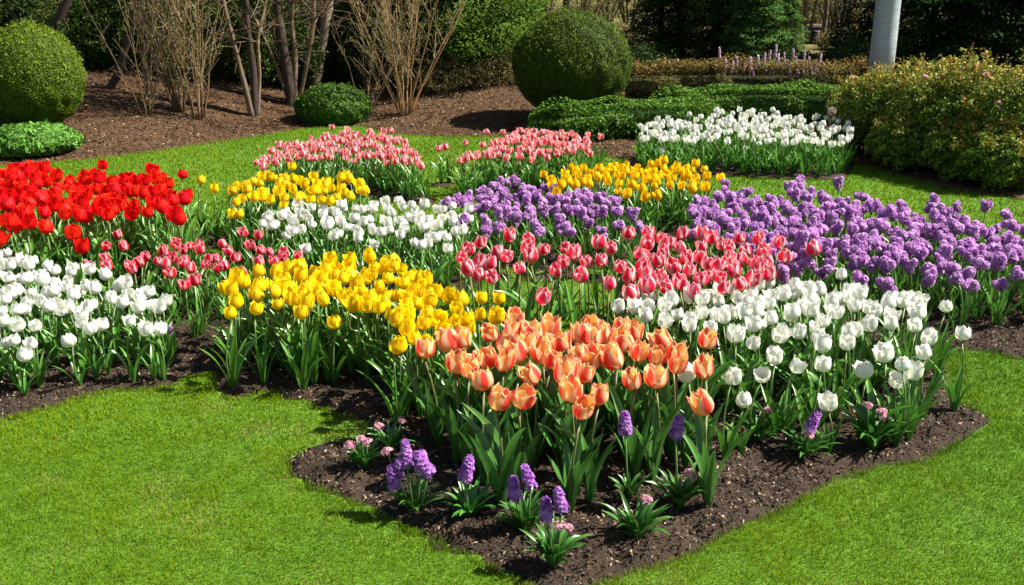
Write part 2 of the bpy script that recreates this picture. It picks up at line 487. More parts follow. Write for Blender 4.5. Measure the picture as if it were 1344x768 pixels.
WHITELEFT = fill([(-60, 335), (30, 332), (50, 342), (60, 352), (100, 347), (110, 357), (150, 358), (168, 368), (190, 380), (213, 395), (210, 405), (190, 402), (150, 402), (135, 395), (110, 412), (60, 404), (40, 398), (20, 425), (-60, 440)],
    [(8, 447, .2), (20, 443, .22), (43, 447, .2), (94, 445, .2), (28, 465, .17), (120, 430, .22), (133, 425, .24), (46, 424), (193, 431, .22), (206, 431, .22), (200, 396), (213, 392), (165, 370), (103, 420), (170, 418), (182, 402), (42, 340), (12, 343), (-12, 440, .2), (75, 352)], .27, .035, .076, seed=5)
YELLOWMID = fill([(300, 372), (320, 362), (345, 352), (400, 344), (440, 342), (500, 342), (540, 350), (560, 368), (575, 384), (560, 400), (600, 408), (618, 425), (615, 440), (580, 436), (530, 450), (512, 440), (520, 412), (480, 405), (440, 396), (400, 410), (380, 396), (330, 386), (302, 396)],
    [(521, 342), (586, 388), (607, 394), (632, 390), (655, 390), (304, 408), (334, 404), (365, 396), (440, 422, .28), (395, 410), (383, 390), (300, 375), (560, 386), (628, 410), (650, 414), (516, 452), (545, 442), (598, 430), (575, 416), (610, 440), (480, 401), (308, 395)], .34, .03, .069, seed=6)
PINKMID = fill(None, [(629, 318), (604, 335), (631, 359), (617, 352), (626, 345), (670, 310), (664, 333), (655, 331), (696, 314), (713, 326), (697, 336), (682, 350), (709, 388), (753, 333), (762, 359), (785, 319), (803, 324), (825, 306), (852, 305), (849, 318), (852, 332), (871, 329), (790, 342),
    (813, 349), (839, 349), (825, 364), (830, 385), (852, 376), (879, 374), (896, 305), (923, 308), (895, 325), (922, 322), (903, 339), (888, 349), (945, 320), (969, 311), (994, 313), (1022, 318), (959, 335), (939, 348), (918, 337), (922, 366), (911, 383), (1003, 330), (967, 355), (984, 364), (1011, 359),
    (989, 344), (952, 342), (928, 345), (1072, 327), (1000, 350), (975, 340), (865, 342), (640, 345), (905, 355), (945, 362), (880, 318), (738, 342), (770, 342), (745, 322), (728, 352), (648, 360), (836, 330), (865, 365), (800, 372), (932, 312), (983, 328), (936, 360), (960, 322), (1030, 335), (848, 362), (893, 370), (868, 312), (612, 325), (1010, 342), (975, 372), (948, 376), (690, 325)], .38, .02, .05)
WHITERIGHT = fill([(910, 388), (945, 378), (1000, 370), (1060, 374), (1120, 380), (1135, 395), (1150, 402), (1200, 392), (1222, 410), (1212, 422), (1160, 418), (1110, 438), (1060, 444), (1035, 425), (1000, 425), (965, 445), (930, 432), (900, 425), (840, 415), (835, 402), (855, 400)],
    [(1104, 358), (991, 360), (1009, 370), (1016, 387), (855, 388), (833, 402), (808, 398), (850, 412), (1172, 390), (1197, 388), (1242, 400), (1264, 436), (1127, 380), (1113, 378), (1140, 402), (1170, 412), (1020, 437), (1018, 465), (1000, 487, .28), (1041, 477, .28), (1078, 452), (1079, 475), (1138, 486, .28),
     (1164, 464), (1186, 475), (1197, 487, .27), (1175, 496, .25), (1216, 460), (1089, 527, .2), (977, 524, .2), (960, 490), (905, 490), (1218, 440), (1203, 425), (1112, 447), (985, 447), (1045, 380), (925, 382), (962, 378)], .34, .035, .082, seed=8)
ORANGE = fill(None, [(557, 458), (591, 451), (608, 447), (598, 478), (615, 482), (630, 472), (635, 501), (648, 434), (678, 416), (672, 436), (657, 452), (661, 475), (683, 466), (700, 441), (720, 434), (736, 451), (713, 464), (722, 472), (705, 492), (651, 525), (681, 522), (740, 494), (761, 490),
    (750, 514), (762, 534), (786, 519), (772, 422), (764, 443), (781, 446), (766, 468), (779, 470), (798, 441), (806, 452), (810, 473), (830, 438), (816, 434), (836, 462), (833, 498), (860, 468), (862, 498), (884, 468), (888, 478), (927, 446), (927, 485), (928, 532, .36), (876, 451), (642, 470), (693, 452), (745, 478), (825, 450)], .38, .015, .05)
WHITEFAR = fill([(840, 168), (870, 158), (935, 153), (945, 146), (1000, 148), (1060, 153), (1116, 160), (1116, 180), (1095, 186), (1040, 186), (950, 184), (900, 186), (842, 182)],
    [(905, 148), (942, 143), (962, 147), (982, 146), (1015, 143), (1050, 152), (868, 196, .2), (1030, 187), (976, 193, .18), (860, 163), (1000, 180)], .30, .045, .095, seed=9)
WHITEMID = fill([(340, 290), (350, 275), (385, 270), (420, 266), (470, 266), (520, 263), (560, 267), (615, 274), (615, 298), (598, 312), (560, 318), (500, 303), (440, 304), (400, 296), (385, 300), (345, 292)],
    [(356, 294), (376, 308, .24), (403, 325, .22), (372, 263), (437, 307), (489, 318), (555, 320), (587, 324, .24), (345, 292), (383, 302), (470, 310), (505, 262), (523, 262), (540, 268)], .29, .025, .088, seed=10)
YELLOWLEFT = fill([(302, 250), (302, 238), (340, 232), (360, 226), (440, 232), (485, 243), (488, 252), (440, 260), (380, 263), (340, 265), (312, 258)],
    [(384, 218), (262, 236, .38), (282, 246, .36), (305, 280, .28), (316, 280, .28), (310, 264), (352, 232), (452, 228)], .33, .03, .088, seed=11)
PINKBACKL = fill([(335, 207), (350, 200), (390, 184), (440, 176), (480, 172), (510, 174), (535, 188), (545, 200), (560, 211), (540, 214), (500, 206), (440, 204), (400, 205), (370, 211), (342, 215)],
    [(576, 194), (585, 192), (435, 165), (512, 170), (455, 168), (345, 212)], .30, .03, .079, seed=12)
PINKBACKM = fill([(603, 206), (620, 198), (640, 188), (690, 169), (740, 171), (768, 183), (778, 192), (770, 200), (740, 200), (690, 204), (650, 201), (612, 210)],
    [(787, 178), (772, 176), (660, 172), (640, 172), (610, 186)], .30, .03, .082, seed=13)
YELLOWRIGHT = fill([(718, 236), (732, 225), (780, 216), (850, 212), (915, 216), (930, 232), (928, 243), (900, 243), (870, 245), (840, 250), (800, 243), (760, 238), (728, 248)],
    [(713, 227), (948, 232), (823, 254), (865, 256), (845, 258), (745, 218)], .33, .03, .088, seed=14)
PURPLEMID = fill([(575, 264), (588, 254), (640, 244), (670, 236), (710, 239), (735, 248), (790, 252), (812, 266), (815, 284), (790, 278), (750, 283), (700, 284), (640, 278), (603, 270)],
    [(705, 292), (745, 295), (790, 296), (638, 296, .24), (840, 290), (670, 234), (653, 292), (830, 275), (608, 288)], .30, .05, .094, seed=15)
PURPLERIGHT = fill([(908, 264), (925, 254), (945, 244), (980, 248), (1000, 258), (1040, 240), (1045, 234), (1090, 253), (1130, 258), (1160, 271), (1200, 273), (1225, 264), (1260, 274), (1300, 288), (1440, 292), (1440, 360), (1344, 338), (1300, 342), (1270, 350), (1230, 338), (1150, 342), (1100, 328), (1050, 342), (1010, 333), (960, 318), (920, 300), (908, 280)],
    [(1101, 234), (1050, 232), (1257, 266), (1295, 263), (1321, 275), (1131, 362, .26), (1165, 368, .24), (1220, 360, .26), (1225, 350), (1275, 367, .26), (1258, 356), (1316, 366, .26), (1335, 350), (1048, 345), (1080, 350), (910, 300), (940, 297), (965, 295), (1030, 352), (1003, 272), (1225, 262), (1240, 272)], .31, .05, .091, seed=16)

# hyacinths: base px, [spikes (px, py)], [pink clusters (px, py)], size
HYA = [((545, 672), [(520, 612), (533, 597), (552, 603), (563, 608), (518, 628)], [(508, 593)], 1.0, 'leafy clump carrying a bunch of violet spikes at the inner lawn corner'),
       ((617, 680), [(610, 616)], [], 1.0, 'low rosette with one plump violet spike and no pink bloom'),
       ((690, 700), [(676, 641), (697, 625)], [], 1.0, 'rosette with a pair of violet spikes side by side'),
       ((727, 745), [(718, 668), (738, 655)], [(733, 691), (745, 693)], 1.0, 'frontmost rosette with two violet spikes over pale pink bloom'),
       ((826, 655), [(821, 555)], [], .7, 'tall violet spike on a long stem before the orange tulips'),
       ((892, 665), [(887, 560)], [(905, 622), (912, 626)], 1.0, 'tall violet spike above a rosette with pink bloom'),
       ((836, 708), [], [(848, 656)], 1.05, 'rosette without a spike, one small pink bloom at its shoulder'),
       ((480, 615), [], [(460, 585), (474, 577), (482, 581)], .85, 'small rosette with pink blooms beside the lawn tongue'),
       ((512, 592), [], [(497, 560), (527, 552)], .8, 'small rosette with pale pink blooms behind another rosette'),
       ((993, 582), [], [(1007, 540)], 1.0, 'rosette with a single pink bud below the white tulips'),
       ((1057, 602), [(1062, 553)], [(1061, 572)], .95, 'compact rosette with a short violet spike over a pink bloom'),
       ((1143, 590), [], [(1139, 533), (1157, 541), (1160, 548)], 1.25, 'largest dark green rosette with two pink blooms'),
       ((895, 668), [], [], .95, ''),
       ((222, 470), [(223, 433)], [], .6, 'single small violet bloom at the edge of the white tulips')]
HYA.pop(12)

# ------------------------------------------------------------------ bed mask on a grid
CELL = 0.02
GX0, GX1, GY0, GY1 = -9.0, 9.5, 1.5, 17.0
nx_, ny_ = int((GX1 - GX0) / CELL) + 1, int((GY1 - GY0) / CELL) + 1
gx = GX0 + np.arange(nx_) * CELL; gy = GY0 + np.arange(ny_) * CELL
GXm, GYm = np.meshgrid(gx, gy, indexing='ij')
wx = GXm + 0.05 * (vnoise(GXm, GYm, .10, 1) - .5) + 0.05 * (vnoise(GXm, GYm, .5, 4) - .5)
wy = GYm + 0.05 * (vnoise(GXm, GYm, .10, 2) - .5) + 0.05 * (vnoise(GXm, GYm, .5, 5) - .5)
FRONT = [(-80, 565), (0, 549), (60, 536), (130, 516), (200, 501), (270, 492), (300, 488), (335, 493), (380, 513), (430, 530), (475, 548), (497, 563), (490, 574), (450, 577), (390, 593), (370, 608), (390, 633), (448, 654), (519, 684), (587, 711), (627, 731), (695, 768), (740, 795),
         (790, 768), (917, 728), (944, 701), (1005, 674), (1066, 643), (1083, 633), (1150, 620), (1189, 608), (1260, 585), (1300, 556), (1290, 543), (1243, 530), (1236, 490), (1246, 457), (1300, 459), (1344, 470), (1460, 495), (1460, 372), (1250, 345), (1130, 325), (1000, 318), (900, 335),
         (850, 350), (822, 360), (805, 380), (800, 420), (760, 445), (640, 445), (600, 415), (560, 405), (500, 395), (400, 390), (330, 388), (300, 398), (240, 405), (150, 395), (-80, 395)]
mask = in_poly(wx, wy, [plane(*p) for p in FRONT])
mask |= in_poly(wx, wy, [plane(*p) for p in [(560, 352), (600, 322), (700, 318), (800, 325), (860, 335), (850, 352), (780, 343), (700, 350), (640, 352), (600, 365)]])
mask |= (wy > edge_y(wx))
def stamp(x, y, r):
    i0, i1 = int((x - r - GX0) / CELL), int((x + r - GX0) / CELL) + 2
    j0, j1 = int((y - r - GY0) / CELL), int((y + r - GY0) / CELL) + 2
    i0, j0 = max(i0, 0), max(j0, 0)
    if i1 <= i0 or j1 <= j0: return
    mask[i0:i1, j0:j1] |= ((wx[i0:i1, j0:j1] - x) ** 2 + (wy[i0:i1, j0:j1] - y) ** 2) < r * r
for L_ in (RED, PINKLEFT, WHITELEFT, YELLOWMID, WHITERIGHT, ORANGE, WHITEFAR, WHITEMID, YELLOWLEFT, PINKBACKL, PINKBACKM, YELLOWRIGHT, PURPLEMID, PURPLERIGHT, PINKMID):
    for k_, p_ in enumerate(L_):
        stamp(p_[0], p_[1], .045 if L_ is PINKMID else .10)
for b_, *_r in HYA:
    x_, y_ = P(*b_); stamp(x_, y_, .09)
def blur(a, k):
    for ax in (0, 1):
        c = np.cumsum(np.pad(a, [(k + 1, k) if i == ax else (0, 0) for i in (0, 1)], mode='edge'), axis=ax)
        a = (np.take(c, range(2 * k + 1, c.shape[ax]), axis=ax) - np.take(c, range(0, c.shape[ax] - 2 * k - 1), axis=ax)) / (2 * k + 1)
    return a
B1 = blur(blur(mask.astype(float), 2), 2)
def bed_at(x, y):
    i = np.clip(((np.asarray(x) - GX0) / CELL).round().astype(int), 0, nx_ - 1)
    j = np.clip(((np.asarray(y) - GY0) / CELL).round().astype(int), 0, ny_ - 1)
    return B1[i, j]
def bed_h(x, y, b):
    near = np.clip(1.3 - y / 12, .5, 1)
    return -0.035 + 0.045 * smooth((b - .1) / .9) + near * (0.032 * (vnoise(x, y, .16, 6) - .5) + 0.030 * (vnoise(x, y, .055, 7) - .5) + 0.010 * (vnoise(x, y, .025, 17) - .5))

# ------------------------------------------------------------------ ground
def grid_mesh(name, xs, ys, zfun, mat):
    X, Y = np.meshgrid(xs, ys, indexing='ij')
    V = np.stack([X, Y, zfun(X, Y)], -1).reshape(-1, 3)
    i, j = np.meshgrid(np.arange(len(xs) - 1), np.arange(len(ys) - 1), indexing='ij')
    q = (i * len(ys) + j).ravel()
    F = np.stack([q, q + len(ys), q + len(ys) + 1, q + 1], -1)
    return mesh_np(name, V, F, mat, None, True)
M_lawn, N_, L_n, b_l, o_l = nt('lawn_ground')
g_ = N_.new('ShaderNodeNewGeometry')
def nznode(scale, det=5):
    z = N_.new('ShaderNodeTexNoise'); z.inputs['Scale'].default_value = scale; z.inputs['Detail'].default_value = det
    L_n.new(g_.outputs['Position'], z.inputs['Vector']); return z
r1 = N_.new('ShaderNodeValToRGB'); r1.color_ramp.elements[0].color = (0.045, 0.095, 0.010, 1); r1.color_ramp.elements[1].color = (0.12, 0.24, 0.022, 1)
r1.color_ramp.elements[0].position = .35; r1.color_ramp.elements[1].position = .65
L_n.new(nznode(140, 3).outputs[0], r1.inputs[0])
r2 = N_.new('ShaderNodeValToRGB'); r2.color_ramp.elements[0].color = (0.060, 0.062, 0.016, 1); r2.color_ramp.elements[1].color = (0.17, 0.145, 0.048, 1)
r2.color_ramp.elements[0].position = .4; r2.color_ramp.elements[1].position = .6
L_n.new(nznode(2.2, 9).outputs[0], r2.inputs[0])
sx_ = N_.new('ShaderNodeSeparateXYZ'); L_n.new(g_.outputs['Position'], sx_.inputs[0])
mr_ = N_.new('ShaderNodeMapRange'); mr_.inputs['From Min'].default_value = 15.0; mr_.inputs['From Max'].default_value = 17.0
L_n.new(sx_.outputs[1], mr_.inputs['Value'])
mx_ = N_.new('ShaderNodeMix'); mx_.data_type = 'RGBA'
L_n.new(mr_.outputs[0], mx_.inputs[0]); L_n.new(r1.outputs[0], mx_.inputs[6]); L_n.new(r2.outputs[0], mx_.inputs[7])
L_n.new(mx_.outputs[2], b_l.inputs['Base Color']); b_l.inputs['Roughness'].default_value = .95; b_l.inputs['Specular IOR Level'].default_value = .1
xs_ = np.concatenate([np.arange(-160, -10, 5), np.arange(-10, 10, .1), np.arange(10, 161, 5)])
ys_ = np.concatenate([np.arange(-40, 1.5, 3), np.arange(1.5, 17, .1), np.arange(17, 60, 1), np.arange(60, 240, 6)])
def lawn_z(X, Y):
    # the lawn sheet dips under the beds so that the mulch surface shows there
    b = bed_at(X, Y)
    inside = (X > GX0) & (X < GX1) & (Y > GY0) & (Y < GY1)
    return G(X, Y) - np.where(inside, 0.09 * smooth((b - .55) / .4), 0)
tag(obj('lawn', grid_mesh('lawn', xs_, ys_, lawn_z, M_lawn)), 'mown green lawn running between the flower beds', 'lawn', kind='structure')

def bed_mesh(name, sel, step, mat):
    idx = np.arange(0, nx_ - step, step); jdx = np.arange(0, ny_ - step, step)
    I, J = np.meshgrid(idx, jdx, indexing='ij')
    keep = ((B1[I, J] > .04) | (B1[I + step, J + step] > .04) | (B1[I + step, J] > .04) | (B1[I, J + step] > .04)) & sel(gx[I], gy[J])
    I, J = I[keep], J[keep]
    ids = np.full((nx_, ny_), -1, np.int64)
    cor = [(I, J), (I + step, J), (I + step, J + step), (I, J + step)]
    allc = np.unique(np.concatenate([a * ny_ + b for a, b in cor]))
    ids.ravel()[allc] = np.arange(len(allc))
    ci, cj = allc // ny_, allc % ny_
    x, y = gx[ci], gy[cj]
    z = G(x, y) + bed_h(x, y, B1[ci, cj])
    F = np.stack([ids[a, b] for a, b in cor], -1)
    return mesh_np(name, np.stack([x, y, z], -1), F, mat, None, True)
tag(obj('flower_bed_soil', bed_mesh('flower_bed_soil', lambda x, y: y < edge_y(x) - .1, 1, M_mulch)), 'dark brown mulch soil of the flower beds', 'soil', kind='structure')
tag(obj('bank_soil', bed_mesh('bank_soil', lambda x, y: y >= edge_y(x) - .1 , 2, M_mulch_far)), 'brown bark mulched bank behind the lawn', 'soil', kind='structure')

def in_view(x, y, m=0.10):
    dep = y * cp + CAMZ * sp
    return (np.abs(x) < dep * (IW / 2 / FPX) * (1 + m) + .3)
# bark chips
def chips(name, n, ymin, ymax, s0, s1, sel, c1, c2, c3, tilt=.45):
    x = rng.uniform(-7.5, 8, n * 3); y = ymin + (ymax - ymin) * rng.random(n * 3)
    k = in_view(x, y) & (bed_at(x, y) > .35) & sel(x, y)
    x, y = x[k][:n], y[k][:n]
    m = len(x)
    z = G(x, y) + bed_h(x, y, bed_at(x, y)) + .002 + rng.random(m) * .010
    s = rng.uniform(s0, s1, m)
    nrm = np.tile(np.array([0, 0, 1.0]), (m, 1))
    V, F = leaf_quads(np.stack([x, y, z], -1), nrm, s, aspect=.38, jitter=tilt, fold=.1)
    t = rng.random(m)
    c = mixc(c1, c2, t ** 1.3)
    w = rng.random(m) < .08
    c[w] = np.array(c3)[None] * rng.uniform(.7, 1.2, (w.sum(), 1))
    me = mesh_np(name, V, F, M_chip, rep4(c))
    return me
tag(obj('bed_mulch', chips('bed_mulch', 190000, 2.4, 8.5, .007, .024, lambda x, y: y < edge_y(x), (0.016, 0.009, 0.006), (0.160, 0.108, 0.070), (0.36, 0.28, 0.19), .7)), 'shredded dark bark mulch spread over the flower beds', 'mulch', kind='stuff')
tag(obj('bank_mulch', chips('bank_mulch', 90000, 9, 16.5, .018, .050, lambda x, y: y > edge_y(x), (0.036, 0.018, 0.008), (0.175, 0.098, 0.045), (0.33, 0.23, 0.13))), 'reddish brown bark mulch on the bank under the shrubs', 'mulch', kind='stuff')

# grass blades
def grass(n_try, y0, y1, dens, hgt, wid, seg):
    """rejection-sampled blades between y0 and y1"""
    out = []
    xw = 9.0 if y1 > 6 else 5.2
    area = (2 * xw) * (y1 - y0)
    n = int(area * dens)
    x = rng.uniform(-xw, xw, n); y = rng.uniform(y0, y1, n)
    b = bed_at(x, y)
    k = in_view(x, y, .12) & (b < .42 + .2 * (rng.random(n) - .5)) & (y < edge_y(x) + .02)
    x, y = x[k], y[k]; m = len(x)
    z = G(x, y) - .004
    ptch = vnoise(x, y, .45, 8) * .5 + vnoise(x, y, .15, 9) * .5
    clump = vnoise(x, y, .05, 12)
    h = hgt * rng.uniform(.6, 1.2, m) * (.75 + .5 * ptch) * (.8 + .4 * clump)
    az = rng.random(m) * 2 * math.pi
    lean = np.abs(rng.normal(.45, .3, m))
    dx, dy = np.cos(az), np.sin(az)
    w = wid * rng.uniform(.7, 1.3, m)
    sx, sy = -np.sin(az + rng.normal(0, .6, m)) * w / 2, np.cos(az + rng.normal(0, .6, m)) * w / 2
    t = np.clip(rng.normal(.42, .22, m) + (ptch - .5) * .75 + (vnoise(x, y, 1.1, 20) - .5) * .55, 0, 1)
    col = mixc((0.050, 0.138, 0.002), (0.215, 0.310, 0.004), t)
    straw = rng.random(m) < (.012 + .22 * np.clip(vnoise(x, y, .22, 14) - .70, 0, 1) * 4)
    col[straw] = np.array([.42, .36, .13]) * rng.uniform(.7, 1.1, (straw.sum(), 1))
    base = np.stack([x, y, z], -1); S = np.stack([sx, sy, 0 * sx], -1)
    D = np.stack([dx, dy, 0 * dx], -1)
    if seg == 2:
        mid = base + D * (h * lean * .35)[:, None] + np.array([0, 0, 1.0]) * (h * .6)[:, None]
        tip = base + D * (h * lean * 1.0)[:, None] + np.array([0, 0, 1.0]) * (h * (1 - .25 * lean))[:, None]
        V = np.stack([base - S, base + S, mid + S * .8, mid - S * .8, tip], 1).reshape(-1, 3)
        q = np.arange(m)[:, None] * 5
        F = [q + np.array([[0, 1, 2, 3]]), q + np.array([[3, 2, 4]])]
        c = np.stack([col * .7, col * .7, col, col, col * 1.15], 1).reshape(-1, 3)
        n_out = m * 5
    else:
        tip = base + D * (h * lean)[:, None] + np.array([0, 0, 1.0]) * (h * .9)[:, None]
        V = np.stack([base - S, base + S, tip], 1).reshape(-1, 3)
        q = np.arange(m)[:, None] * 3
        F = [q + np.array([[0, 1, 2]])]
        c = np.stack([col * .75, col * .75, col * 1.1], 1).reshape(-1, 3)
        n_out = m * 3
    return V, F, c
def grass_obj(name, label, specs):
    b = MB()
    for s in specs: b.add(*grass(*s))
    return tag(obj(name, b.mesh(name, M_grass)), label, 'grass', kind='stuff')
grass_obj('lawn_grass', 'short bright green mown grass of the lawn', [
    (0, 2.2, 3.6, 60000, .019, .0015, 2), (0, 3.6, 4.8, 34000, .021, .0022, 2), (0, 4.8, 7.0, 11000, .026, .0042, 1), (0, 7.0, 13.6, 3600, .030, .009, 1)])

# ------------------------------------------------------------------ tulips
def variants(prefix, scheme, n, Rr, Hh, opens, ruf, mat=None, only=None, nu=7, nv=9):
    return [bloom_mesh(prefix, scheme, 100 + i * 7 + len(scheme) * 31, Rr * (1 + .06 * math.sin(i * 2.1)), Hh * (1 + .06 * math.cos(i * 1.7)), opens[i % len(opens)], ruf * (1 + .5 * (i % 2)), mat=mat, only=only, nu=nu, nv=nv) for i in range(n)]
SLIM = [leaf_mesh('leaf', 300 + i, False) for i in range(8)]
BROAD = [leaf_mesh('leaf', 400 + i, True) for i in range(8)]
FOL = [foliage_mesh('leaves', 500 + i, 8) for i in range(6)]
FOLA = [foliage_mesh('leaves', 560 + i, 10, .18, .28, .010, .016) for i in range(5)]
STEMS = [stem_mesh('stem', 600 + i) for i in range(4)]
STEMO = [stem_mesh('stem', 620 + i, ((0.08, 0.15, 0.035), (0.17, 0.17, 0.055)), .0042) for i in range(4)]
CAP, counts = 300, {}
rest = {}
def cam_d(p): return p[0] ** 2 + p[1] ** 2
def plant(name, p, blooms, stems, label, cat, group, bscale, leaves=('fol', FOL), nleaf=3, petals=None, tilt=.06, leaf_h=1.12, stuffb=None, openr=None):
    x, y, h, loose = p
    s = bscale * rnd.uniform(.84, 1.12)
    tx, ty = rnd.gauss(0, tilt), rnd.gauss(0, tilt)
    rot = Euler((tx, ty, rnd.uniform(0, 6.28)))
    Rm = rot.to_matrix()
    top = Rm @ Vector((0, 0, h))
    bx, by = x - top.x, y - top.y
    gz = float(G(bx, by)) - .008
    parts = []
    bl = rnd.choice(blooms)
    parts.append(('bloom', bl, Vector((0, 0, h)), Euler((rnd.gauss(0, .22), rnd.gauss(0, .22), rnd.uniform(0, 6.28))), (s, s, s * rnd.uniform(.9, 1.18))))
    parts.append(('stem', rnd.choice(stems), Vector((0, 0, 0)), Euler((0, 0, rnd.uniform(0, 6.28))), (1, 1, h)))
    lsc = leaf_h * h / .34 * rnd.uniform(.88, 1.1)
    if leaves[0] == 'fol':
        parts.append(('leaves', rnd.choice(leaves[1]), Vector((0, 0, 0)), Euler((0, 0, rnd.uniform(0, 6.28))), (lsc, lsc, lsc)))
    else:
        a0 = rnd.uniform(0, 6.28)
        for q in range(nleaf):
            l2 = lsc * rnd.uniform(.8, 1.1)
            parts.append(('leaf', rnd.choice(leaves[1]), Vector((0, 0, 0)), Euler((0, 0, a0 + q * 6.28 / nleaf + rnd.gauss(0, .3))), (l2, l2, l2)))
    if stuffb is not None:                      # beyond 300 of a kind: gathered into one object
        M0 = Matrix.LocRotScale(Vector((bx, by, gz)), rot, None)
        for nm, me, lo, ro, sc in parts:
            stuffb.append((me, M0 @ Matrix.LocRotScale(lo, ro, Vector(sc))))
        return None
    root = obj(name, None, None, (bx, by, gz), rot)
    tag(root, label, cat, group)
    for nm, me, lo, ro, sc in parts:
        o = obj(nm, me, root, lo, ro, sc)
        if nm == 'bloom' and petals:
            for q in range(3):
                obj('petal', rnd.choice(petals), o, (0, 0, 0), (rnd.gauss(0, .05), rnd.gauss(0, .05), q * 2.094 + rnd.gauss(0, .06)))
    return root
def gather(name, items, label, cat, mat):
    Vs, Fs, Cs, n = [], {}, [], 0
    cache = {}
    for me, M in items:
        if me.name not in cache:
            v = np.zeros(len(me.vertices) * 3, np.float32); me.vertices.foreach_get('co', v)
            c = np.zeros(len(me.vertices) * 4, np.float32); me.color_attributes['col'].data.foreach_get('color', c)
            ls = np.zeros(len(me.loops), np.int32); me.loops.foreach_get('vertex_index', ls)
            st = np.zeros(len(me.polygons), np.int32); me.polygons.foreach_get('loop_start', st)
            tt = np.zeros(len(me.polygons), np.int32); me.polygons.foreach_get('loop_total', tt)
            fs = {k: ls[st[tt == k][:, None] + np.arange(k)[None]] for k in np.unique(tt)}
            cache[me.name] = (v.reshape(-1, 3), c.reshape(-1, 4)[:, :3], fs)
        v, c, fs = cache[me.name]
        A = np.array(M)
        Vs.append(v @ A[:3, :3].T + A[:3, 3]); Cs.append(c * rng.uniform(.88, 1.06))
        for k, f in fs.items(): Fs.setdefault(int(k), []).append(f + n)
        n += len(v)
    return tag(obj(name, mesh_np(name, np.vstack(Vs), [np.vstack(f) for f in Fs.values()], mat, np.vstack(Cs), True)), label, cat, kind='stuff')

red_b = variants('bloom', 'red', 8, .032, .066, [-.1, .05, -.25, -.4, .12], .06)
rose_b = variants('bloom', 'rose', 7, .028, .064, [-.12, -.3, .02, -.42], .03)
yel_b = variants('bloom', 'yellow', 9, .030, .068, [-.12, .0, -.28, -.4, .1], .06)
gold_b = variants('bloom', 'gold', 7, .029, .068, [-.2, -.05, -.35], .05)
whi_b = variants('bloom', 'white', 9, .030, .062, [-.1, .1, -.25, -.4, .0], .05, mat=M_white)
pal_b = variants('bloom', 'palepink', 7, .029, .062, [-.2, -.05, .05, -.4], .05)
pink_in = variants('bloom', 'pink', 6, .030, .070, [-.22, -.12, -.3], .03, only='inner', nu=9, nv=10)
pink_p = [outer_petal('petal', 'pink', 700 + i, .0315, .070, [-.22, -.12, -.28][i % 3]) for i in range(4)]
ora_in = variants('bloom', 'peach', 7, .032, .078, [-.08, .04, -.16], .06, only='inner', nu=9, nv=10)
ora_p = [outer_petal('petal', 'orange', 720 + i, .0335, .077, [-.1, .02, -.2][i % 3], .03) for i in range(5)]
all_b = [allium_mesh('bloom', 740 + i) for i in range(9)]

counts = {}
gath = {}
def bed(name, pts, blooms, stems, label, lone, cat, group, bscale, **kw):
    """label: for those packed in the bed; lone: (photo x, photo y, text) for the ones that stand out"""
    kinds_cap = CAP
    lones = []
    for (lx, ly, txt) in lone:
        wx_, wy_ = P(lx, ly, .03 + kw.get('hh', .33))
        best = min(pts, key=lambda p: (p[0] - wx_) ** 2 + (p[1] - wy_) ** 2)
        lones.append((best, txt))
    for p in sorted(pts, key=cam_d):
        t = [x for b, x in lones if b is p]
        c = counts.get(name, 0)
        kk = {k: v for k, v in kw.items() if k != 'hh'}
        if c >= kinds_cap and not t:
            kk['petals'] = None
            plant(name, p, blooms, stems, None, None, None, bscale, stuffb=gath.setdefault(name, []), **kk)
            continue
        plant(name, p, blooms, stems, t[0] if t else label, cat, None if t else group, bscale, **kk)
        counts[name] = c + 1

bed('orange_tulip', ORANGE, ora_in, STEMO, 'orange and peach tulip with flame-red petal centres in the tall front clump',
    [(928, 532, 'lowest orange tulip at the outer end, standing before the white tulips'), (762, 534, 'frontmost orange tulip whose bloom hangs lowest in the middle of the clump'), (557, 458, 'orange tulip at the inner end of the clump beside the yellow tulips'),
     (678, 416, 'topmost peach tulip rising at the back beside the yellow tulips'), (651, 525, 'small golden orange tulip beside a redder one at the front of the clump'), (681, 522, 'reddish orange tulip beside the small golden one at the front'), (705, 492, 'open orange tulip standing alone above a bare stem in mid clump'),
     (927, 446, 'uppermost of three orange tulips stacked before the white bed'), (927, 485, 'middle of three orange tulips stacked before the white bed'), (557, 458, 'orange tulip at the inner end of the clump beside the yellow tulips')],
    'tulip', 'orange tulips of the front clump', 1.18, leaves=('leaf', BROAD), nleaf=6, petals=ora_p, hh=.38, leaf_h=1.25)
bed('white_tulip', WHITERIGHT, whi_b, STEMS, 'white cup tulip packed in the large bed behind the orange tulips',
    [(1089, 527, 'short white tulip alone at the front edge above the bare mulch'), (977, 524, 'short white tulip above the small rosette beside the orange tulips'), (1264, 436, 'outermost white tulip leaning out over the lawn'), (1242, 400, 'white tulip standing high at the outer end of the bed, next to the leaning one'),
     (1104, 358, 'highest white tulip reaching up among the purple globes')], 'tulip', 'white tulips behind the orange clump', 1.08, leaves=('leaf', SLIM), nleaf=7, hh=.34)
bed('white_tulip', WHITELEFT, whi_b, STEMS, 'white tulip packed in the bed in front of the red tulips',
    [(28, 465, 'lowest white tulip at the very front of the bed before the red tulips'), (94, 445, 'white tulip alone over its own leaf tuft at the mulch edge')], 'tulip', 'white tulips before the red bed', 1.0, leaves=('leaf', SLIM), nleaf=7, hh=.25)
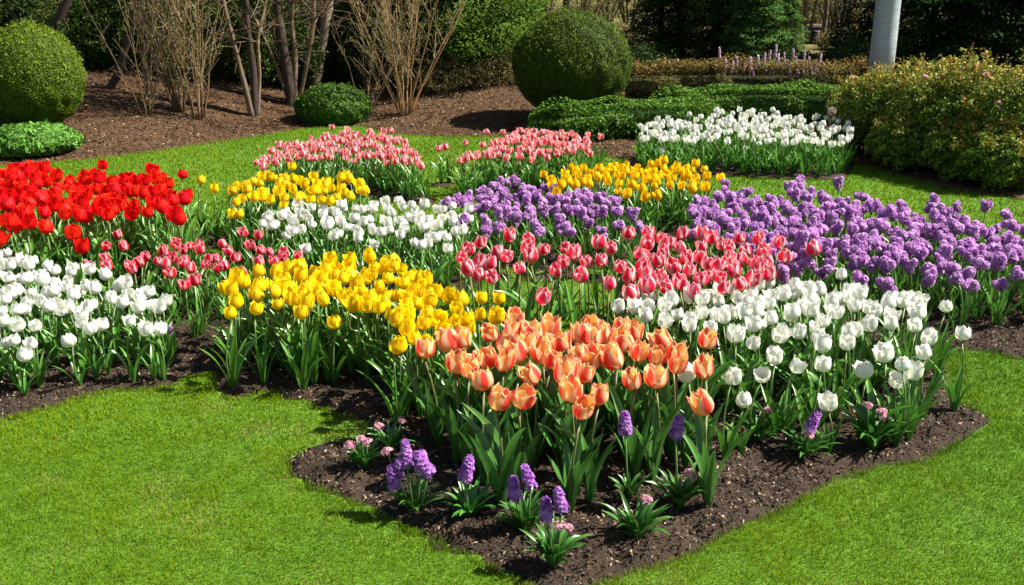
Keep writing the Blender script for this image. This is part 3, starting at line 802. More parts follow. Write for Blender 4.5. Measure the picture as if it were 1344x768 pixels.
bed('pink_tulip', PINKMID, pink_in, STEMO, 'deep pink tulip with pale petal rims in the loose middle group',
    [(709, 388, 'dark pink tulip standing alone before the grass just behind the peach blooms'), (762, 359, 'pink tulip by itself in front of the grass strip'), (1072, 327, 'salmon pink tulip alone among the purple globes'), (753, 333, 'pink tulip directly behind the lone one at the grass strip')],
    'tulip', 'pink tulips of the middle group', 1.13, leaves=('leaf', SLIM), nleaf=3, petals=pink_p, hh=.38)
bed('yellow_tulip', YELLOWMID, yel_b, STEMS, 'bright yellow tulip packed in the central bed beside the orange clump',
    [(521, 342, 'yellow tulip poking highest above the back of the central bed'), (440, 422, 'yellow tulip hanging lowest at the front of the central bed'), (655, 390, 'yellow tulip at the end of the row before the grass strip')],
    'tulip', 'yellow tulips of the central bed', 1.08, leaves=('leaf', SLIM), nleaf=6, hh=.34)
bed('pink_tulip', PINKLEFT, rose_b, STEMS, 'rose pink tulip in the band between the red and the yellow beds',
    [(107, 349, 'rose tulip at the red end of the band just over the white blooms'), (392, 334, 'rose tulip at the far end of the band against the white middle bed')], 'tulip', 'rose tulips between the red and yellow beds', .98, hh=.28)
bed('red_tulip', RED, red_b, STEMS, 'large scarlet tulip packed in the red bed',
    [(238, 228, 'scarlet tulip standing apart at the lawn end of the red bed'), (135, 216, 'tallest scarlet tulip raised above the middle of the red bed'), (95, 307, 'low scarlet tulip at the front just above the white tulips')], 'tulip', 'red tulips of the left bed', 1.2, hh=.42)
bed('white_tulip', WHITEMID, whi_b, STEMS, 'white tulip in the middle bed between two yellow beds',
    [(403, 325, 'lowest white tulip of the middle bed beside the rose tulips')], 'tulip', 'white tulips of the middle bed', 1.0, hh=.28)
bed('yellow_tulip', YELLOWLEFT, yel_b, STEMS, 'yellow tulip in the bed behind the white middle tulips',
    [(262, 236, 'yellow tulip on a bare tall stem nearest the red bed'), (282, 246, 'second lone yellow tulip on a bare stem over the lawn'), (384, 218, 'yellow tulip rising against the pale pink bed')], 'tulip', 'yellow tulips behind the white middle bed', 1.02, hh=.34)
bed('yellow_tulip', YELLOWRIGHT, gold_b, STEMS, 'golden yellow tulip in the far bed between the purple beds',
    [(948, 232, 'golden tulip apart from its bed over the back lawn'), (713, 227, 'golden tulip at the outer corner beside the pink back bed')], 'tulip', 'golden tulips between the purple beds', 1.02, hh=.33)
bed('purple_allium', PURPLERIGHT, all_b, STEMS, 'lilac purple globe flower packed in the wide bed below the big shrub',
    [(1321, 275, 'purple globe raised over the back lawn at the outer end'), (1295, 263, 'purple globe standing tall before the back lawn next to the outermost one'), (1101, 234, 'purple globe reaching highest over the wide bed'), (1165, 368, 'dark purple globe low before the white tulips'), (1131, 362, 'small purple globe low at the front beside another')],
    'flower', 'purple globes of the wide bed', 1.10, leaves=('fol', FOLA), hh=.31)
bed('purple_allium', PURPLEMID, all_b, STEMS, 'lilac purple globe flower in the middle bed before the golden tulips',
    [(638, 296, 'purple globe lowest at the front of the middle purple bed')], 'flower', 'purple globes of the middle bed', 1.06, leaves=('fol', FOLA), hh=.3)
bed('pink_tulip', PINKBACKL, pal_b, STEMS, 'pale pink and white tulip in the back bed beyond the yellow tulips',
    [(585, 192, 'pale pink tulip at the tip of the back bed out over the lawn')], 'tulip', 'pale pink tulips beyond the yellow bed', .98, hh=.3)
bed('pink_tulip', PINKBACKM, pal_b, STEMS, 'pink tulip in the back bed below the round topiary',
    [(787, 178, 'pink tulip at the outer end of the bed below the topiary')], 'tulip', 'pink tulips below the topiary', .98, hh=.3)
bed('white_tulip', WHITEFAR, whi_b, STEMS, 'white tulip in the farthest bed against the clipped hedge',
    [(1015, 143, 'white tulip rising highest before the clipped hedge')], 'tulip', 'white tulips against the hedge', 1.0, hh=.3)
for nm, items in gath.items():
    cat = 'tulips' if 'tulip' in nm else 'flowers'
    desc = {'white_tulip': 'remaining small white tulips of the farthest bed by the hedge', 'yellow_tulip': 'remaining small golden tulips of the far bed', 'pink_tulip': 'remaining small pink tulips of the back bed',
            'purple_allium': 'remaining small purple globes deep in the purple beds', 'red_tulip': 'remaining red tulips', 'orange_tulip': 'remaining orange tulips'}[nm]
    gather(nm + '_mass', items, desc, cat, M_petal if nm != 'white_tulip' else M_white)
print('COUNTS', counts, {k: len(v) for k, v in gath.items()})

# ------------------------------------------------------------------ hyacinths
HY = [hyacinth_mesh('flower_spike', 800 + i, 46 + 7 * (i % 4), .078 + .008 * (i % 3)) for i in range(8)]
PK = [pinkcluster_mesh('pink_bloom', 820 + i) for i in range(3)]
RO = [rosette_mesh('leaf_rosette', 840 + i, 34 + 5 * (i % 4)) for i in range(8)]
for i, (b_, spikes, pinks, sc, lab) in enumerate(HYA):
    x, y = P(*b_)
    z = float(G(x, y)) - .004
    o = thing('hyacinth', lab, 'hyacinth', (x, y, z), 0, 'hyacinth clumps along the front of the bed')
    obj('leaf_rosette', RO[i % 8], o, (0, 0, 0), (0, 0, rnd.uniform(0, 6)), (sc * 1.45, sc * 1.45, sc * rnd.uniform(1.2, 1.45)))
    def local(px, py):
        d = raydir(px, py); t = (y - .02 + rnd.uniform(-.015, .015)) / d[1]
        return Vector((d[0] * t - x, d[1] * t - y, CAMZ + d[2] * t - z))
    for (px, py) in spikes:
        c = local(px, py)
        base = c - Vector((0, 0, .037))
        base.z = max(base.z, .03)
        s = rnd.uniform(.85, 1.05) * (0.8 if sc < .65 else 1)
        obj('flower_spike', rnd.choice(HY), o, base, (rnd.gauss(0, .14), rnd.gauss(0, .18), rnd.uniform(0, 6)), (s, s, s))
        V, F = tube([(base.x * .15, base.y * .15, 0), (base.x * .6, base.y * .6, base.z * .5), (base.x, base.y, base.z + .01)], [.0045, .004, .004], 6)
        obj('stem', mesh_np('stem', V, F, M_stem, np.tile([.09, .19, .04], (len(V), 1)), True), o)
    for (px, py) in pinks:
        c = local(px, py); c.z = max(c.z, .03)
        s = rnd.uniform(.75, 1.0)
        obj('pink_bloom', rnd.choice(PK), o, c, (rnd.gauss(0, .2), rnd.gauss(0, .2), rnd.uniform(0, 6)), (s, s, s))
        V, F = tube([(c.x * .2, c.y * .2, 0), (c.x, c.y, c.z)], [.003, .0025], 5)
        obj('stem', mesh_np('stem', V, F, M_stem, np.tile([.08, .18, .04], (len(V), 1)), True), o)

# ------------------------------------------------------------------ shrubs, topiary and hedges
def bumps(d, amp, seed):
    return amp * (vnoise(d[:, 0] * 3 + d[:, 2] * 2, d[:, 1] * 3 - d[:, 2], .5, seed) - .5)
def ball_mesh(name, rx, ry, rz, zc, n, size, cols, seed, zcut=None, amp=.05, depth=.05):
    d = fib(n) + rng.normal(0, .01, (n, 3)); d /= np.linalg.norm(d, axis=1)[:, None]
    rr = 1 + bumps(d, amp, seed) - depth * rng.random(n) ** 1.5 / rx * (rng.random(n) < .8)
    c = d * np.array([rx, ry, rz]) * rr[:, None] + np.array([0, 0, zc])
    if zcut is not None:
        c[:, 2] = np.maximum(c[:, 2], zcut + rng.random(n) * .04)
    t = rng.random(n)
    V, F = leaf_quads(c, d, size * rng.uniform(.7, 1.2, n), .55, jitter=.52)
    b = MB()
    ns = max(30, n // 260)                       # stray shoots that escaped the shears
    ds = rng.normal(0, 1, (ns, 3)); ds[:, 2] = np.abs(ds[:, 2]); ds /= np.linalg.norm(ds, axis=1)[:, None]
    cs = (ds * np.array([rx, ry, rz]) * (1 + bumps(ds, amp, seed))[:, None])[:, None, :] * (1 + rng.uniform(0, .055, (ns, 7, 1))) + rng.normal(0, .008, (ns, 7, 3)) + np.array([0, 0, zc])
    V2, F2 = leaf_quads(cs.reshape(-1, 3), np.repeat(ds, 7, 0), size * rng.uniform(.7, 1.3, ns * 7), .5, jitter=1.0)
    b.add(V2, F2, rep4(mixc(cols[1], np.array(cols[1]) * 1.5, rng.random(ns * 7))))
    b.add(V, F, rep4(mixc(cols[0], cols[1], t)))
    # dark inner shell, added to stop light passing through the leaf layer
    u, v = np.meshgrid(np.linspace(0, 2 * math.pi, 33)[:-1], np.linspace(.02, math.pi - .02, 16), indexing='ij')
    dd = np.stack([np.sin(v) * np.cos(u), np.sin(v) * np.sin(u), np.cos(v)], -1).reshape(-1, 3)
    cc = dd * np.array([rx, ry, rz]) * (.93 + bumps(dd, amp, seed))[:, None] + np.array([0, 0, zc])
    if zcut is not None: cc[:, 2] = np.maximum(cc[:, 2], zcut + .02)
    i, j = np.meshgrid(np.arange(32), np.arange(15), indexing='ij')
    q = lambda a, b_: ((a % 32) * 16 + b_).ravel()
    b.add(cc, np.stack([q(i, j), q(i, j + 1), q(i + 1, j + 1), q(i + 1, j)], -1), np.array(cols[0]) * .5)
    return b.mesh(name, M_bush)
def trunk_part(name, parent, pts, rad, col=(.07, .05, .035), k=8):
    V, F = tube(pts, rad, k)
    return obj(name, mesh_np(name, V, F, M_bark, np.tile(col, (len(V), 1)), True), parent)
BOX = ((0.036, 0.078, 0.005), (0.155, 0.225, 0.014))
BOXD = ((0.020, 0.048, 0.004), (0.105, 0.155, 0.012))
def topiary(px, cy, basepy, rpx, label, n, rzf, zfrac=0):
    x, y = P(px, basepy)
    dist = y * cp + (CAMZ - .5) * sp
    r = rpx / FPX * dist
    y += r * .75
    x = at(px, y, .7)
    dist = y * cp + (CAMZ - .5) * sp; r = rpx / FPX * dist
    g = float(G(x, y))
    d = raydir(px, cy); zc = CAMZ + d[2] * (y / d[1]) - g
    o = thing('topiary', label, 'topiary', (x, y, g))
    rz = min(r * rzf, zc + .02)
    obj('foliage', ball_mesh('foliage', r, r, r * rzf, zc, n, .020, BOXD if px > 400 else BOX, int(px), zcut=.04, amp=.085), o)
    trunk_part('trunk', o, [(0, 0, -.05), (.01, 0, zc * .5), (0, 0, zc)], [.05, .04, .03])
    return o
topiary(750, 85, 168, 76, 'large clipped ball topiary standing above the mulched mound', 120000, .88)
topiary(43, 101, 186, 62, 'sunlit yellow-green ball topiary on the bank behind the red tulips', 105000, 1.08)
def cushion(name, px, top, base, halfw, depth, label, cols, n, size, amp=.18, mat=None):
    x, y = P(px, base)
    dist = y * cp + CAMZ * sp
    rx = halfw / FPX * dist
    y += depth * .8
    g = float(G(x, y))
    d = raydir(px, top); ztop = CAMZ + d[2] * ((y - depth * .3) / d[1]) - g
    o = thing(name, label, name.split('_')[-1], (x, y, g))
    obj('foliage', ball_mesh('foliage', rx, depth, ztop * .62, ztop * .40, n, size, cols, int(px) + 3, zcut=.01, amp=amp), o)
    trunk_part('stem', o, [(0, 0, -.03), (0, 0, ztop * .5)], [.03, .02])
    return o
cushion('round_shrub', 432, 113, 166, 50, .42, 'low round green bush on the bank at the lawn edge', ((0.035, 0.090, 0.010), (0.11, 0.21, 0.025)), 16000, .034, .1)
cushion('low_shrub', 22, 167, 210, 62, .45, 'low leafy shrub at the foot of the sunlit ball topiary', ((0.05, 0.14, 0.02), (0.15, 0.32, 0.045)), 9000, .055, .2)

def hedge(name, label, path_px, top_py, width, cols, dens, size, hmin=None, rough_top=.03, amp=.05, mat=None, sprigs=0, tipcols=None):
    """clipped hedge along ground pixels path_px (front foot line); top_py: pixel height of its front upper edge at the middle"""
    pts = [P(*p) for p in path_px]
    mid = pts[len(pts) // 2]
    d = raydir(path_px[len(pts) // 2][0], top_py); H_ = CAMZ + d[2] * ((mid[1] + width * .35) / d[1])
    if hmin: H_ = max(H_, hmin)
    pts = np.array(pts)
    cum = np.concatenate([[0], np.cumsum(np.linalg.norm(np.diff(pts, axis=0), axis=1))])
    L = cum[-1]
    n = int((2 * H_ + width) * L * dens)
    s = rng.random(n) * (L + 2 * .25) - .25
    a = rng.random(n)
    per = 2 * H_ + width
    q = a * per
    # cross-section: front face, top, back face, with rounded corners (superellipse)
    th = np.where(q < H_, q / H_ * .25 * math.pi, np.where(q < H_ + width, math.pi * .25 + (q - H_) / width * .5 * math.pi, math.pi * .75 + (q - H_ - width) / H_ * .25 * math.pi))
    ct, st_ = np.cos(th), np.sin(th)
    e = .35
    X = np.sign(-ct) * np.abs(ct) ** e; Z = np.abs(st_) ** e
    endt = np.clip(np.minimum(s + .25, L + .25 - s) / .35, 0, 1) ** .5
    sx = np.interp(s, cum, pts[:, 0]) + np.where(s < 0, s, 0) + np.where(s > L, s - L, 0)
    sy = np.interp(s, cum, pts[:, 1])
    wob = amp * (vnoise(s, th, .35, 30) - .5) * 2 + amp * (vnoise(s, th, .9, 31) - .5) * 2
    wloc = width / 2 * (X * endt) + np.sign(X) * wob
    cx, cy_ = sx, sy + width / 2 + wloc
    cz = Z * (H_ + wob + rough_top * rng.random(n) * (Z > .9)) * (.55 + .45 * endt)
    sh = 1 - .10 * rng.random(n) ** 2
    cen = np.stack([cx, sy + width / 2 + (cy_ - sy - width / 2) * sh, cz * sh], -1)
    nrm = np.stack([0 * X + .0, X * .9 * (np.abs(X) > .9), np.where(np.abs(X) < .95, 1.0, .05)], -1)
    org = np.array([pts[:, 0].mean(), pts[:, 1].mean() + width / 2])
    g = G(cen[:, 0], cen[:, 1]); g0 = float(G(*org))
    cen[:, 2] += g
    V, F = leaf_quads(cen, nrm, size * rng.uniform(.7, 1.25, n), .55, jitter=.38)
    V -= np.array([org[0], org[1], g0])
    colr = mixc(cols[0], cols[1], rng.random(n))
    if tipcols is not None:
        w = (Z > .92) & (rng.random(n) < .5)
        colr[w] = mixc(tipcols[0], tipcols[1], rng.random(w.sum()))
    b = MB(); b.add(V, F, rep4(colr))
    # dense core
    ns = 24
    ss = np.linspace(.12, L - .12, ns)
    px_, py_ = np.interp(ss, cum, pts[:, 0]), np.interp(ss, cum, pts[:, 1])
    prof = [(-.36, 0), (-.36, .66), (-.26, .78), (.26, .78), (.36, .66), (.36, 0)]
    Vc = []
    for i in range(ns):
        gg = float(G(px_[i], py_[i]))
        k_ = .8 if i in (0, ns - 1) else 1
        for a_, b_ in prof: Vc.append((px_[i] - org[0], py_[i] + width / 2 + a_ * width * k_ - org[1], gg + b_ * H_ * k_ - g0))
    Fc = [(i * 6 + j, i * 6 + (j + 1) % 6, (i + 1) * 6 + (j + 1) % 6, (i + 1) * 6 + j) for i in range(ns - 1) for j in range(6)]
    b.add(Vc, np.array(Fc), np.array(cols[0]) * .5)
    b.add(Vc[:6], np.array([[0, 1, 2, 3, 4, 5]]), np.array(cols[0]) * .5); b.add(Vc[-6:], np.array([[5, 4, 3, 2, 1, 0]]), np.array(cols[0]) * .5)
    o = thing(name, label, 'hedge', (org[0], org[1], g0))
    obj('foliage', b.mesh('foliage', mat or M_bush), o)
    for q_ in (0.15, .5, .85):
        X_ = np.interp(q_ * L, cum, pts[:, 0]); Y_ = np.interp(q_ * L, cum, pts[:, 1]) + width / 2
        trunk_part('stem', o, [(X_ - org[0], Y_ - org[1], float(G(X_, Y_)) - g0 - .03), (X_ - org[0] + .02, Y_ - org[1], float(G(X_, Y_)) - g0 + H_ * .6)], [.02, .012])
    return o
HG = ((0.035, 0.095, 0.008), (0.135, 0.270, 0.026))
hedge('clipped_hedge', 'low clipped green hedge below the large ball topiary', [(725, 188), (780, 188), (850, 187), (935, 186)], 140, .9, HG, 4200, .036)
hedge('clipped_hedge', 'clipped green hedge directly behind the farthest white tulips', [(880, 168), (960, 166), (1040, 166), (1125, 168)], 119, .7, HG, 4200, .036)
BRZ = ((0.060, 0.060, 0.014), (0.20, 0.17, 0.035))
BRT = ((0.25, 0.20, 0.04), (0.30, 0.13, 0.05))
hedge('bronze_hedge', 'long bronze and olive hedge behind the clipped green hedges', [(815, 140), (900, 140), (1000, 140), (1080, 140), (1150, 142)], 91, .7, BRZ, 3400, .036, rough_top=.12, amp=.07, tipcols=BRT)

def big_shrub():
    x0, y0 = P(1120, 212)
    cx, cy_ = P(1300, 240); cy_ += .75
    g = float(G(cx, cy_))
    o = thing('flowering_shrub', 'big loose olive shrub with bronze shoot tips beside the back lawn', 'shrub', (cx, cy_, g))
    lumps = []
    for px, top, base, rp, dep in [(1165, 96, 215, 62, .0), (1215, 88, 228, 70, .15), (1265, 82, 240, 70, .1), (1320, 80, 250, 80, .15), (1390, 84, 262, 90, .1), (1460, 90, 270, 90, .3), (1240, 92, 210, 90, .9), (1340, 82, 215, 100, .9),
                                   (1210, 150, 235, 60, -.12), (1290, 160, 250, 60, -.15), (1350, 160, 262, 70, -.15)]:
        x, y = P(px, base)
        y += .55 + dep
        d = raydir(px, top); zt = CAMZ + d[2] * (y / d[1])
        dist = y * cp + CAMZ * sp * .6
        lumps.append((x, y, zt, rp / FPX * dist))
    b = MB()
    for li, (x, y, zt, r) in enumerate(lumps):
        bw = MB()
        n = 9500
        d = fib(n) + rng.normal(0, .02, (n, 3)); d /= np.linalg.norm(d, axis=1)[:, None]
        nz = vnoise(d[:, 0] * 4 + li * 7, d[:, 1] * 4 + d[:, 2] * 5, .8, 40 + li)
        rr = .62 + .45 * nz - .35 * rng.random(n) ** 2
        c = d * np.array([r, r * .8, zt * .55]) * rr[:, None] + np.array([x - cx, y - cy_, zt * .48])
        c[:, 2] = np.maximum(c[:, 2], rng.random(n) * .15)
        tip = np.clip((c[:, 2] / zt - .72) * 2.8, 0, 1) * rng.random(n)
        col = mixc((0.050, 0.095, 0.010), (0.24, 0.33, 0.040), rng.random(n))
        tc = mixc((0.60, 0.52, 0.08), (0.56, 0.22, 0.05), rng.random(n))
        col = col * (1 - tip[:, None]) + tc * tip[:, None]
        V, F = leaf_quads(c, d, .040 * rng.uniform(.6, 1.25, n), .5, jitter=.8)
        b.add(V, F, rep4(col))
        for q in range(26):                    # arching twigs with leaves at the outside
            az = rng.random() * 6.28; el = rng.uniform(.3, 1.5)
            dd = np.array([math.cos(az) * math.cos(el), math.sin(az) * math.cos(el), math.sin(el)])
            st = np.array([x - cx, y - cy_, .02]) + dd * np.array([.1, .1, 0])
            en = np.array([x - cx, y - cy_, zt * .48]) + dd * np.array([r, r * .8, zt * .55]) * rng.uniform(.9, 1.22)
            t = np.linspace(0, 1, 7)[:, None]
            pp = st * (1 - t) + en * t + np.array([0, 0, 1]) * (np.sin(t * math.pi) * .08) + rng.normal(0, .012, (7, 3))
            V, F = tube(pp, np.linspace(.008, .002, 7), 4)
            bw.add(V, F, (.13, .075, .045))
            m = 26
            tt = rng.uniform(.75, 1.0, m)
            c = st * (1 - tt[:, None]) + en * tt[:, None] + np.array([0, 0, 1]) * (np.sin(tt * math.pi) * .08)[:, None] + rng.normal(0, .022, (m, 3))
            V, F = leaf_quads(c, np.tile(dd, (m, 1)), .042 * rng.uniform(.6, 1.2, m), .5, jitter=.8)
            b.add(V, F, rep4(mixc((0.20, 0.30, 0.035), (0.50, 0.22, 0.06), rng.random(m) ** 1.8)))
        obj('branch', bw.mesh('branch', M_bark), o)
    obj('foliage', b.mesh('foliage', M_bush), o)
    for q in range(14):                       # a few faded pink blooms
        li = rng.integers(0, 6); x, y, zt, r = lumps[li]
        c = [(x - cx) + rng.uniform(-.8, .8) * r, (y - cy_) - r * .5 * rng.random(), zt * rng.uniform(.55, 1.02)]
        obj('pink_bloom', PK[q % 3], o, c, (0.4, 0, q), (1.1, 1.1, 1.1))
    return o
big_shrub()

# ------------------------------------------------------------------ bare shrubs and trunks
def stemset(b, fine, n, height, spread, rad, lr, twig=10, curve=.25, col=(.19, .125, .065), base_r=.08, twigc=(.24, .175, .095), droop=0, dirs=None):
    for k in range(n):
        az = lr.random() * 6.28 if dirs is None else dirs[k % len(dirs)][0] + lr.normal(0, .15)
        lean = spread * (lr.random() ** .7) if dirs is None else dirs[k % len(dirs)][1]
        L = height * lr.uniform(.7, 1.1)
        m = 14
        t = np.linspace(0, 1, m)
        out = np.array([math.cos(az), math.sin(az)])
        r_ = lean * L * (t ** 1.05) * .85
        px_ = out[0] * (base_r * .5 + r_) + np.cumsum(lr.normal(0, .012 * height / 3, m)); py_ = out[1] * (base_r * .5 + r_) + np.cumsum(lr.normal(0, .012 * height / 3, m))
        pz_ = L * t * math.sqrt(max(.2, 1 - lean * lean * .3)) - .05
        pp = np.stack([px_, py_, pz_], -1)
        rr = rad * lr.uniform(.6, 1.1) * (1 - .8 * t)
        V, F = tube(pp, rr, 6)
        b.add(V, F, np.array(col) * lr.uniform(.6, 1.35))
        for q in range(twig):
            i = lr.integers(2, m - 1)
            a2 = lr.random() * 6.28; ln = lr.uniform(.2, .65) * height / 3
            d = np.array([math.cos(a2) * .45, math.sin(a2) * .45, lr.uniform(.5, 1.0)]); d /= np.linalg.norm(d)
            tt = np.linspace(0, 1, 5)[:, None]
            bend = lr.normal(0, .08, 3)
            tw = pp[i] + d * ln * tt + bend * tt ** 2 * ln
            V, F = tube(tw, np.linspace(max(rr[i] * .4, .0035), .0022, 5), 4, cap=False)
            fine.add(V, F, np.array(twigc) * lr.uniform(.6, 1.4))
            for w in range(4):
                j = lr.integers(1, 5); d2 = d + lr.normal(0, .5, 3); d2 /= np.linalg.norm(d2)
                l2 = ln * lr.uniform(.25, .6)
                V, F = tube([tw[j], tw[j] + d2 * l2 * .5 + lr.normal(0, .01, 3), tw[j] + d2 * l2], [.0025, .002, .0015], 3, cap=False)
                fine.add(V, F, np.array(twigc) * lr.uniform(.6, 1.4))
def bare_shrub(name, px, py, label, seed, buds=0, **kw):
    lr = np.random.default_rng(seed)
    x, y = P(px, py)
    o = thing(name, label, 'shrub' if 'shrub' in name else 'tree', (x, y, float(G(x, y))))
    b, f = MB(), MB()
    stemset(b, f, lr=lr, **kw)
    obj('stem', b.mesh('stem', M_bark, True), o)
    obj('crown', f.mesh('crown', M_bark), o)
    if buds:
        tips = np.vstack(f.V); c = tips[rng.integers(0, len(tips), buds)]
        V, F = leaf_quads(c, rng.normal(0, 1, (buds, 3)), .022 * rng.uniform(.6, 1.4, buds), .5)
        obj('leaves', mesh_np('leaves', V, F, M_bush, rep4(mixc((.12, .17, .03), (.28, .32, .07), rng.random(buds)))), o)
    return o
bare_shrub('bare_shrub', 236, 146, 'bare multi-stemmed shrub with a thick sheaf of upright tan stems on the bank', 1, n=15, height=3.0, spread=.36, rad=.014, twig=13, buds=2600)
bare_shrub('bare_shrub', 262, 156, 'bare shrub with slender fanning stems just in front of the thick sheaf', 2, n=12, height=2.8, spread=.48, rad=.011, twig=12, buds=2000)
bare_shrub('bare_shrub', 192, 152, 'sparse whippy bare shrub nearest the sunlit ball topiary', 3, n=9, height=2.4, spread=.55, rad=.010, twig=8, buds=200, twigc=(.26, .17, .10))
bare_shrub('bare_shrub', 530, 152, 'vase-shaped bare shrub with orange-brown stems before the feathery evergreen', 4, n=17, height=3.0, spread=.66, rad=.014, twig=13, col=(.22, .13, .055), buds=2400)
bare_shrub('bare_shrub', 480, 150, 'thin straggly bare shrub behind the low round bush', 14, n=10, height=1.6, spread=.75, rad=.008, twig=8)
def leaning_tree(name, label, segs, seed, crown=None, twig=12, col=(.055, .04, .03)):
    """segs: list of (points in photo pixels with the first at the ground, radius px)"""
    lr = np.random.default_rng(seed)
    x0, y0 = P(*segs[0][0][0]); g = float(G(x0, y0))
    o = thing(name, label, 'tree', (x0, y0, g))
    for q, sg in enumerate(segs):
        f = MB()
        pp, r0 = sg[0], sg[1]
        dist = y0 * cp + .8
        pts = []
        for (a, b_) in pp:
            d = raydir(a, b_); t = (y0 + q * .05) / d[1]
            pts.append((d[0] * t - x0, q * .05 + lr.normal(0, .01), CAMZ + d[2] * t - g))
        pts = np.array(pts); pts[0, 2] = min(pts[0, 2], 0) - .06 if q == 0 or pts[0, 2] < .2 else pts[0, 2]
        e = pts[-1] - pts[-2]; e /= np.linalg.norm(e)
        pts = np.vstack([pts] + [pts[-1] + e * k * .7 + np.array([lr.normal(0, .08), lr.normal(0, .12), .12 * k]) for k in (1, 2, 3)])
        tt = np.linspace(0, len(pts) - 1, 26)
        fine_p = np.stack([np.interp(tt, range(len(pts)), pts[:, k]) for k in range(3)], -1)
        for _ in range(2): fine_p[1:-1] = (fine_p[:-2] + fine_p[1:-1] * 2 + fine_p[2:]) / 4
        rr = r0 / FPX * dist * np.linspace(1.1, .35, 26)
        V, F = tube(fine_p, rr, 9)
        V += rng.normal(0, .004, V.shape)
        nm = 'trunk' if q == 0 else 'stem'
        st_o = obj(nm, mesh_np(nm, V, F, M_bark, np.tile(np.array(col if len(segs[q]) < 3 else segs[q][2]), (len(V), 1)), True), o)
        for w in range(twig):
            i = lr.integers(8, 26); a2 = lr.random() * 6.28; ln = lr.uniform(.4, 1.0)
            d = np.array([math.cos(a2) * .7, math.sin(a2) * .7, lr.uniform(.1, .8)])
            t3 = np.linspace(0, 1, 6)[:, None]
            tw = fine_p[i] + d * ln * t3 + lr.normal(0, .12, 3) * t3 ** 2
            V, F = tube(tw, np.linspace(.010, .003, 6), 4, cap=False); f.add(V, F, (.13, .09, .06))
            for w2 in range(6):
                j = lr.integers(1, 6); d2 = d + lr.normal(0, .6, 3)
                V, F = tube([tw[j], tw[j] + d2 * ln * .3, tw[j] + d2 * ln * .5 + lr.normal(0, .03, 3)], [.004, .003, .002], 3, cap=False)
                f.add(V, F, (.15, .10, .065))
        if f.V: obj('crown', f.mesh('crown', M_bark), st_o)
    return o
for i, (px, Y, sd) in enumerate([(695, 27, 41), (716, 33, 42), (770, 28, 43), (800, 36, 44), (825, 31, 45), (1052, 30, 46), (1070, 36, 47), (1092, 31, 48), (1108, 27, 49)]):
    lr_ = np.random.default_rng(sd)
    x_ = at(px, Y)
    o = thing('bare_shrub', 'brown leafless shrub on the meadow seen through a gap between evergreens', 'shrub', (x_, Y, float(G(x_, Y))), 0, 'leafless shrubs on the meadow')
    b_, f_ = MB(), MB()
    stemset(b_, f_, n=11, height=3.2, spread=.7, rad=.03, twig=16, lr=lr_, col=(.10, .075, .045), twigc=(.16, .12, .06))
    obj('stem', b_.mesh('stem', M_bark, True), o)
    tips = np.vstack(f_.V); c_ = tips[rng.integers(0, len(tips), 2600)] + rng.normal(0, .06, (2600, 3))
    V_, F_ = leaf_quads(c_, rng.normal(0, 1, (2600, 3)), .06 * rng.uniform(.6, 1.4, 2600), .5)
    f_.add(V_, F_, rep4(mixc((.10, .10, .025), (.24, .20, .07), rng.random(2600))))
    obj('crown', f_.mesh('crown', M_bush), o)
leaning_tree('bare_tree', 'pale barked bare tree leaning outward from the dark wood behind the round bush', [([(412, 118), (418, 80), (428, 30), (433, 0)], 6.5, (.26, .20, .14)), ([(404, 118), (408, 90), (420, 45), (425, 0)], 2.5, (.2, .15, .1))], 21)
leaning_tree('bare_tree', 'dark stumpy tree dividing into near-black trunks beside the round bush', [([(382, 138), (380, 110), (370, 50), (362, 0)], 6.8), ([(384, 128), (388, 70), (382, 30), (385, 0)], 3.5, (.16, .11, .07)), ([(380, 128), (366, 95), (358, 75)], 2, (.22, .15, .1)), ([(390, 132), (402, 90), (412, 30), (412, 0)], 3, (.18, .12, .07))], 22)
leaning_tree('bare_tree', 'forked sunlit tree with two slanting trunks and one straight thin stem at the mulch edge', [([(332, 154), (318, 100), (305, 50), (293, 0)], 3.4, (.14, .10, .065)), ([(334, 153), (333, 100), (326, 50), (322, 0)], 4.6, (.05, .035, .027)), ([(338, 154), (341, 90), (337, 50), (345, 20)], 2.2, (.22, .15, .09))], 23)
leaning_tree('bare_tree', 'crooked dark trunk curving up out of the bank behind the whippy shrub', [([(138, 116), (155, 98), (165, 65), (176, 25), (182, 0)], 5)], 24, twig=6)
leaning_tree('bare_tree', 'thick dark leaning trunk right behind the sunlit ball topiary', [([(60, 90), (72, 45), (84, 10), (92, -10)], 8)], 25, twig=8)
leaning_tree('bare_tree', 'dark trunk slanting strongly beside the thick leaning one', [([(92, 84), (106, 45), (128, 12), (140, -8)], 5.5)], 26, twig=8)
leaning_tree('bare_tree', 'dark upright trunk rising beyond the big ball topiary', [([(742, 50), (743, 20), (744, 0)], 6)], 27, twig=20)
leaning_tree('bare_tree', 'slim brown bare tree in the gap between the dark evergreens', [([(1076, 62), (1083, 30), (1085, 0)], 3.5, (.12, .08, .05))], 28, twig=26)
leaning_tree('bare_tree', 'leafless tree with many limbs in the gap near the tiny hut', [([(1060, 58), (1056, 25), (1058, 0)], 2.5, (.12, .08, .05)), ([(1060, 50), (1068, 20), (1073, -5)], 2, (.12, .08, .05))], 29, twig=26)
leaning_tree('bare_tree', 'thin bare tree beside the pale post in the gap of the evergreens', [([(1098, 58), (1100, 25), (1096, 0)], 2.5, (.14, .09, .06)), ([(1098, 50), (1108, 20), (1112, -5)], 2, (.12, .08, .05))], 30, twig=26)

